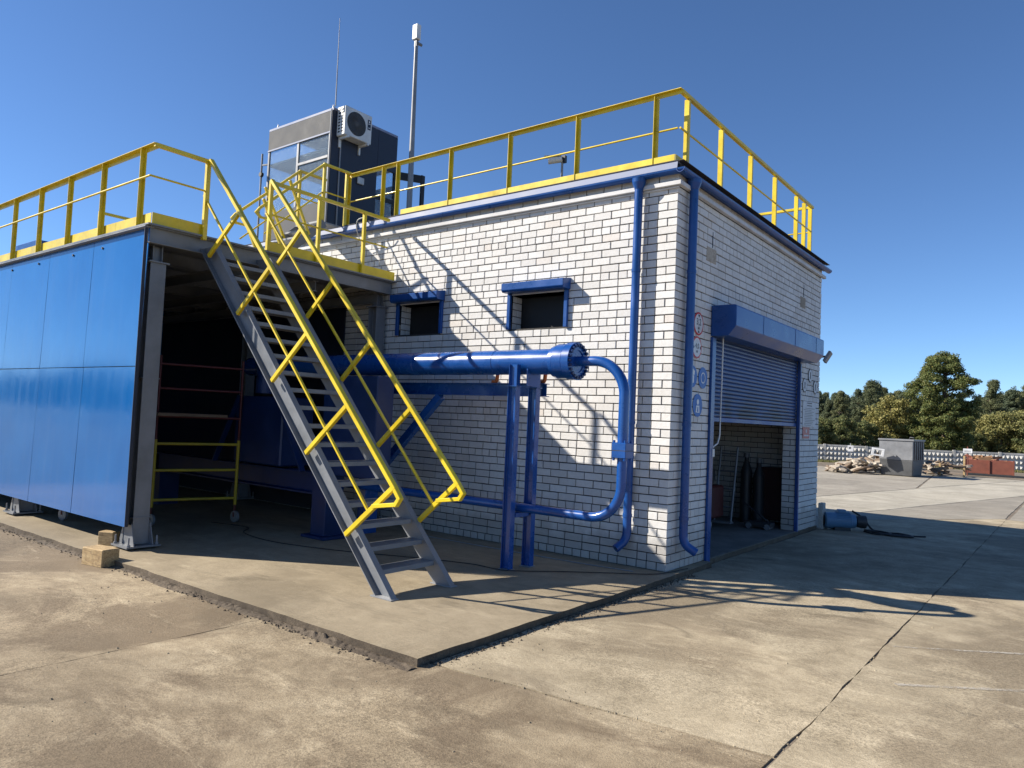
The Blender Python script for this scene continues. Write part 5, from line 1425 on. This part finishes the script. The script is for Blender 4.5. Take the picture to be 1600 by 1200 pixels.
# the large broad-leaved tree
bt = thing('broadleaf_tree', 'large spreading broadleaf tree behind the fence', 'tree', loc=gpt(1473, 52.0))
r_ = random.Random(5)
H = 8.3
limbs = [(r_.uniform(0.18, 0.8) * H, r_.uniform(0, 6.28), r_.uniform(1.0, 2.3), r_.uniform(0.3, 0.9)) for _ in range(22)]
trunk_mb(H * 0.92, 0.19, limbs, 5).build('trunk', M['bark'], bt)
blobs = []
for k in range(340):
    z = r_.random()
    wid = 2.65 * (math.sin(math.pi * min(1, (z * 0.72 + 0.21))) ** 0.62) * (0.88 + 0.24 * noise.noise(Vector((z * 5, 0, 3))))
    a = r_.uniform(0, 6.28); rr_ = wid * r_.random() ** 0.42 * (0.9 + 0.25 * noise.noise(Vector((math.cos(a) * 1.3, math.sin(a) * 1.3, z * 4))))
    blobs.append(((math.cos(a)*rr_, math.sin(a)*rr_, 0.35 + z * (H - 0.75)), r_.uniform(0.20, 0.46), r_.uniform(0.5, 0.85)))
obj('crown', leaves_mesh('crown', blobs, 85000, 0.05, 0.11, M['leaf'], 6, 0.6), bt)

# pines of the far wood
def pine_mesh(seed):
    r_ = random.Random(seed); Hh = 9.0
    limbs = []; blobs = []
    z = 2.0
    while z < Hh:
        for k in range(r_.randint(4, 6)):
            a = r_.uniform(0, 6.28); L = (0.35 + 1.75 * (1 - (z / Hh) ** 1.6)) * r_.uniform(0.6, 1.1)
            limbs.append((z * 0.98, a, L, 0.25))
            for t in (0.35, 0.65, 0.95):
                blobs.append(((math.cos(a)*L*t, math.sin(a)*L*t, z + 0.25*L*t + r_.uniform(-0.15, 0.3)), r_.uniform(0.2, 0.42), r_.uniform(0.6, 1.1)))
        z += r_.uniform(0.38, 0.62)
    blobs.append(((0, 0, Hh - 0.1), 0.4, 1.2)); blobs.append(((0.1, 0, Hh - 0.6), 0.55, 0.9))
    tm = trunk_mb(Hh, 0.16, limbs, seed).mesh('trunk', M['bark'])
    cm = leaves_mesh('crown', blobs, 22000, 0.05, 0.105, M['needle'], seed + 1, 0.3, 2.8)
    return tm, cm
pines = [pine_mesh(s) for s in (31, 47, 63, 78)]
r_ = random.Random(9)
def add_tree(kind, meshes, px, depth, hs, label, cat, group, base_h):
    t = thing(kind, label, cat, group, gpt(px, depth), r_.uniform(0, 6.28))
    t.scale = (hs * r_.uniform(0.95, 1.2) / base_h,) * 2 + (hs / base_h,)
    obj('trunk', meshes[0], t); obj('crown', meshes[1], t)
    return t
tops = [(1262, 7.6), (1275, 8.3), (1284, 8.1), (1293, 7.2), (1303, 7.7), (1312, 8.0), (1321, 7.7), (1331, 8.2), (1340, 8.4), (1350, 8.6), (1360, 9.6), (1369, 10.0), (1379, 9.4), (1390, 8.2), (1402, 9.0), (1412, 8.6), (1425, 8.4), (1440, 8.0), (1530, 8.2), (1540, 9.0), (1551, 10.2), (1561, 9.0), (1571, 9.2), (1583, 9.8), (1594, 9.2), (1604, 9.9), (1616, 9.4), (1630, 9.6)]
for i, (px, hh) in enumerate(tops):
    add_tree('pine_tree', pines[i % 4], px, 78 + (i * 7 % 5) * 2.6, hh * 0.77, 'dark pine tree in the wood beyond the fence', 'tree', 'pines of the far wood', 9.0)
for i in range(26):
    px = 1258 + i * 15
    add_tree('pine_tree', pines[(i + 2) % 4], px, 94 + (i * 3 % 4) * 3, r_.uniform(6.4, 7.4), 'dark pine tree in the wood beyond the fence', 'tree', 'pines of the far wood', 9.0)
# bushes and smaller trees just behind the fence
def bush_mesh(seed, mat, n=11000):
    r_ = random.Random(seed); blobs = []; limbs = []
    for k in range(70):
        z = r_.uniform(0.1, 1.0); wid = 0.95 * math.sin(math.pi * min(1, z * 0.8 + 0.15)) ** 0.6
        a = r_.uniform(0, 6.28); rr_ = wid * r_.random() ** 0.5
        blobs.append(((math.cos(a)*rr_, math.sin(a)*rr_, z * 2.6), r_.uniform(0.13, 0.3), 0.8))
        limbs.append((z * 2.0, a, 0.8, 0.8))
    return trunk_mb(2.5, 0.06, limbs[:12], seed).mesh('trunk', M['bark']), leaves_mesh('crown', blobs, n, 0.04, 0.085, mat, seed + 3, 0.4)
b_ol = [bush_mesh(101, M['leaf_olive']), bush_mesh(131, M['leaf_olive'])]
b_md = [bush_mesh(111, M['leaf_mid']), bush_mesh(121, M['leaf_mid'])]
add_tree('olive_shrub_tree', b_ol[0], 1391, 54, 5.0, 'yellowish olive rounded tree left of the large broadleaf tree', 'tree', None, 2.9)
for (px, d, hh) in ((1266, 52, 3.0), (1283, 53, 3.2), (1300, 54, 2.8), (1318, 52, 3.3), (1336, 55, 3.0), (1352, 53, 3.0), (1424, 55, 3.4), (1445, 57, 3.0), (1500, 57, 3.6), (1522, 56, 2.6), (1612, 55, 3.4)):
    add_tree('green_shrub', b_md[int(px) % 2], px, d, hh, 'green bushy shrub growing behind the fence', 'shrub', 'green shrubs behind the fence', 2.9)
for (px, d, hh) in ((1370, 56, 3.6), (1545, 58, 4.0), (1566, 57, 4.3), (1588, 58, 4.4), (1606, 59, 4.6)):
    add_tree('olive_shrub', b_ol[int(px) % 2], px, d, hh, 'yellowish green bushy shrub behind the fence', 'shrub', 'yellowish shrubs behind the fence', 2.9)
# tree belt beyond the yard on the near-left side, mirrored in the blue sheets
for i in range(30):
    t = thing('pine_tree', 'dark pine tree in the wood across the yard behind the viewer', 'tree', 'pines across the yard', (-215 + i * 5.2, -60 - (i * 5 % 4) * 3, GZ), i * 1.3)
    t.scale = (2.2, 2.2, 1.05 + 0.15 * math.sin(i * 2.1))
    obj('trunk', pines[i % 4][0], t); obj('crown', pines[i % 4][1], t)

# grass strip before the fence
mb = MB(); r_ = random.Random(14)
for i in range(5200):
    u_ = r_.uniform(0, FL); p = F0 + FD * u_ + FN * r_.uniform(0.05, 2.2); h_ = r_.uniform(0.04, 0.14); a = r_.random() * 6.28
    dx, dy = math.cos(a)*0.03, math.sin(a)*0.03
    mb.add([(p.x - dx, p.y - dy, GZ - 0.01), (p.x + dx, p.y + dy, GZ - 0.01), (p.x + r_.uniform(-.04,.04), p.y + r_.uniform(-.04,.04), GZ + h_)], [(0,1,2)])
tag(mb.build('grass_strip', M['grass']), 'dry grass growing along the foot of the concrete fence', 'grass', kind='stuff')
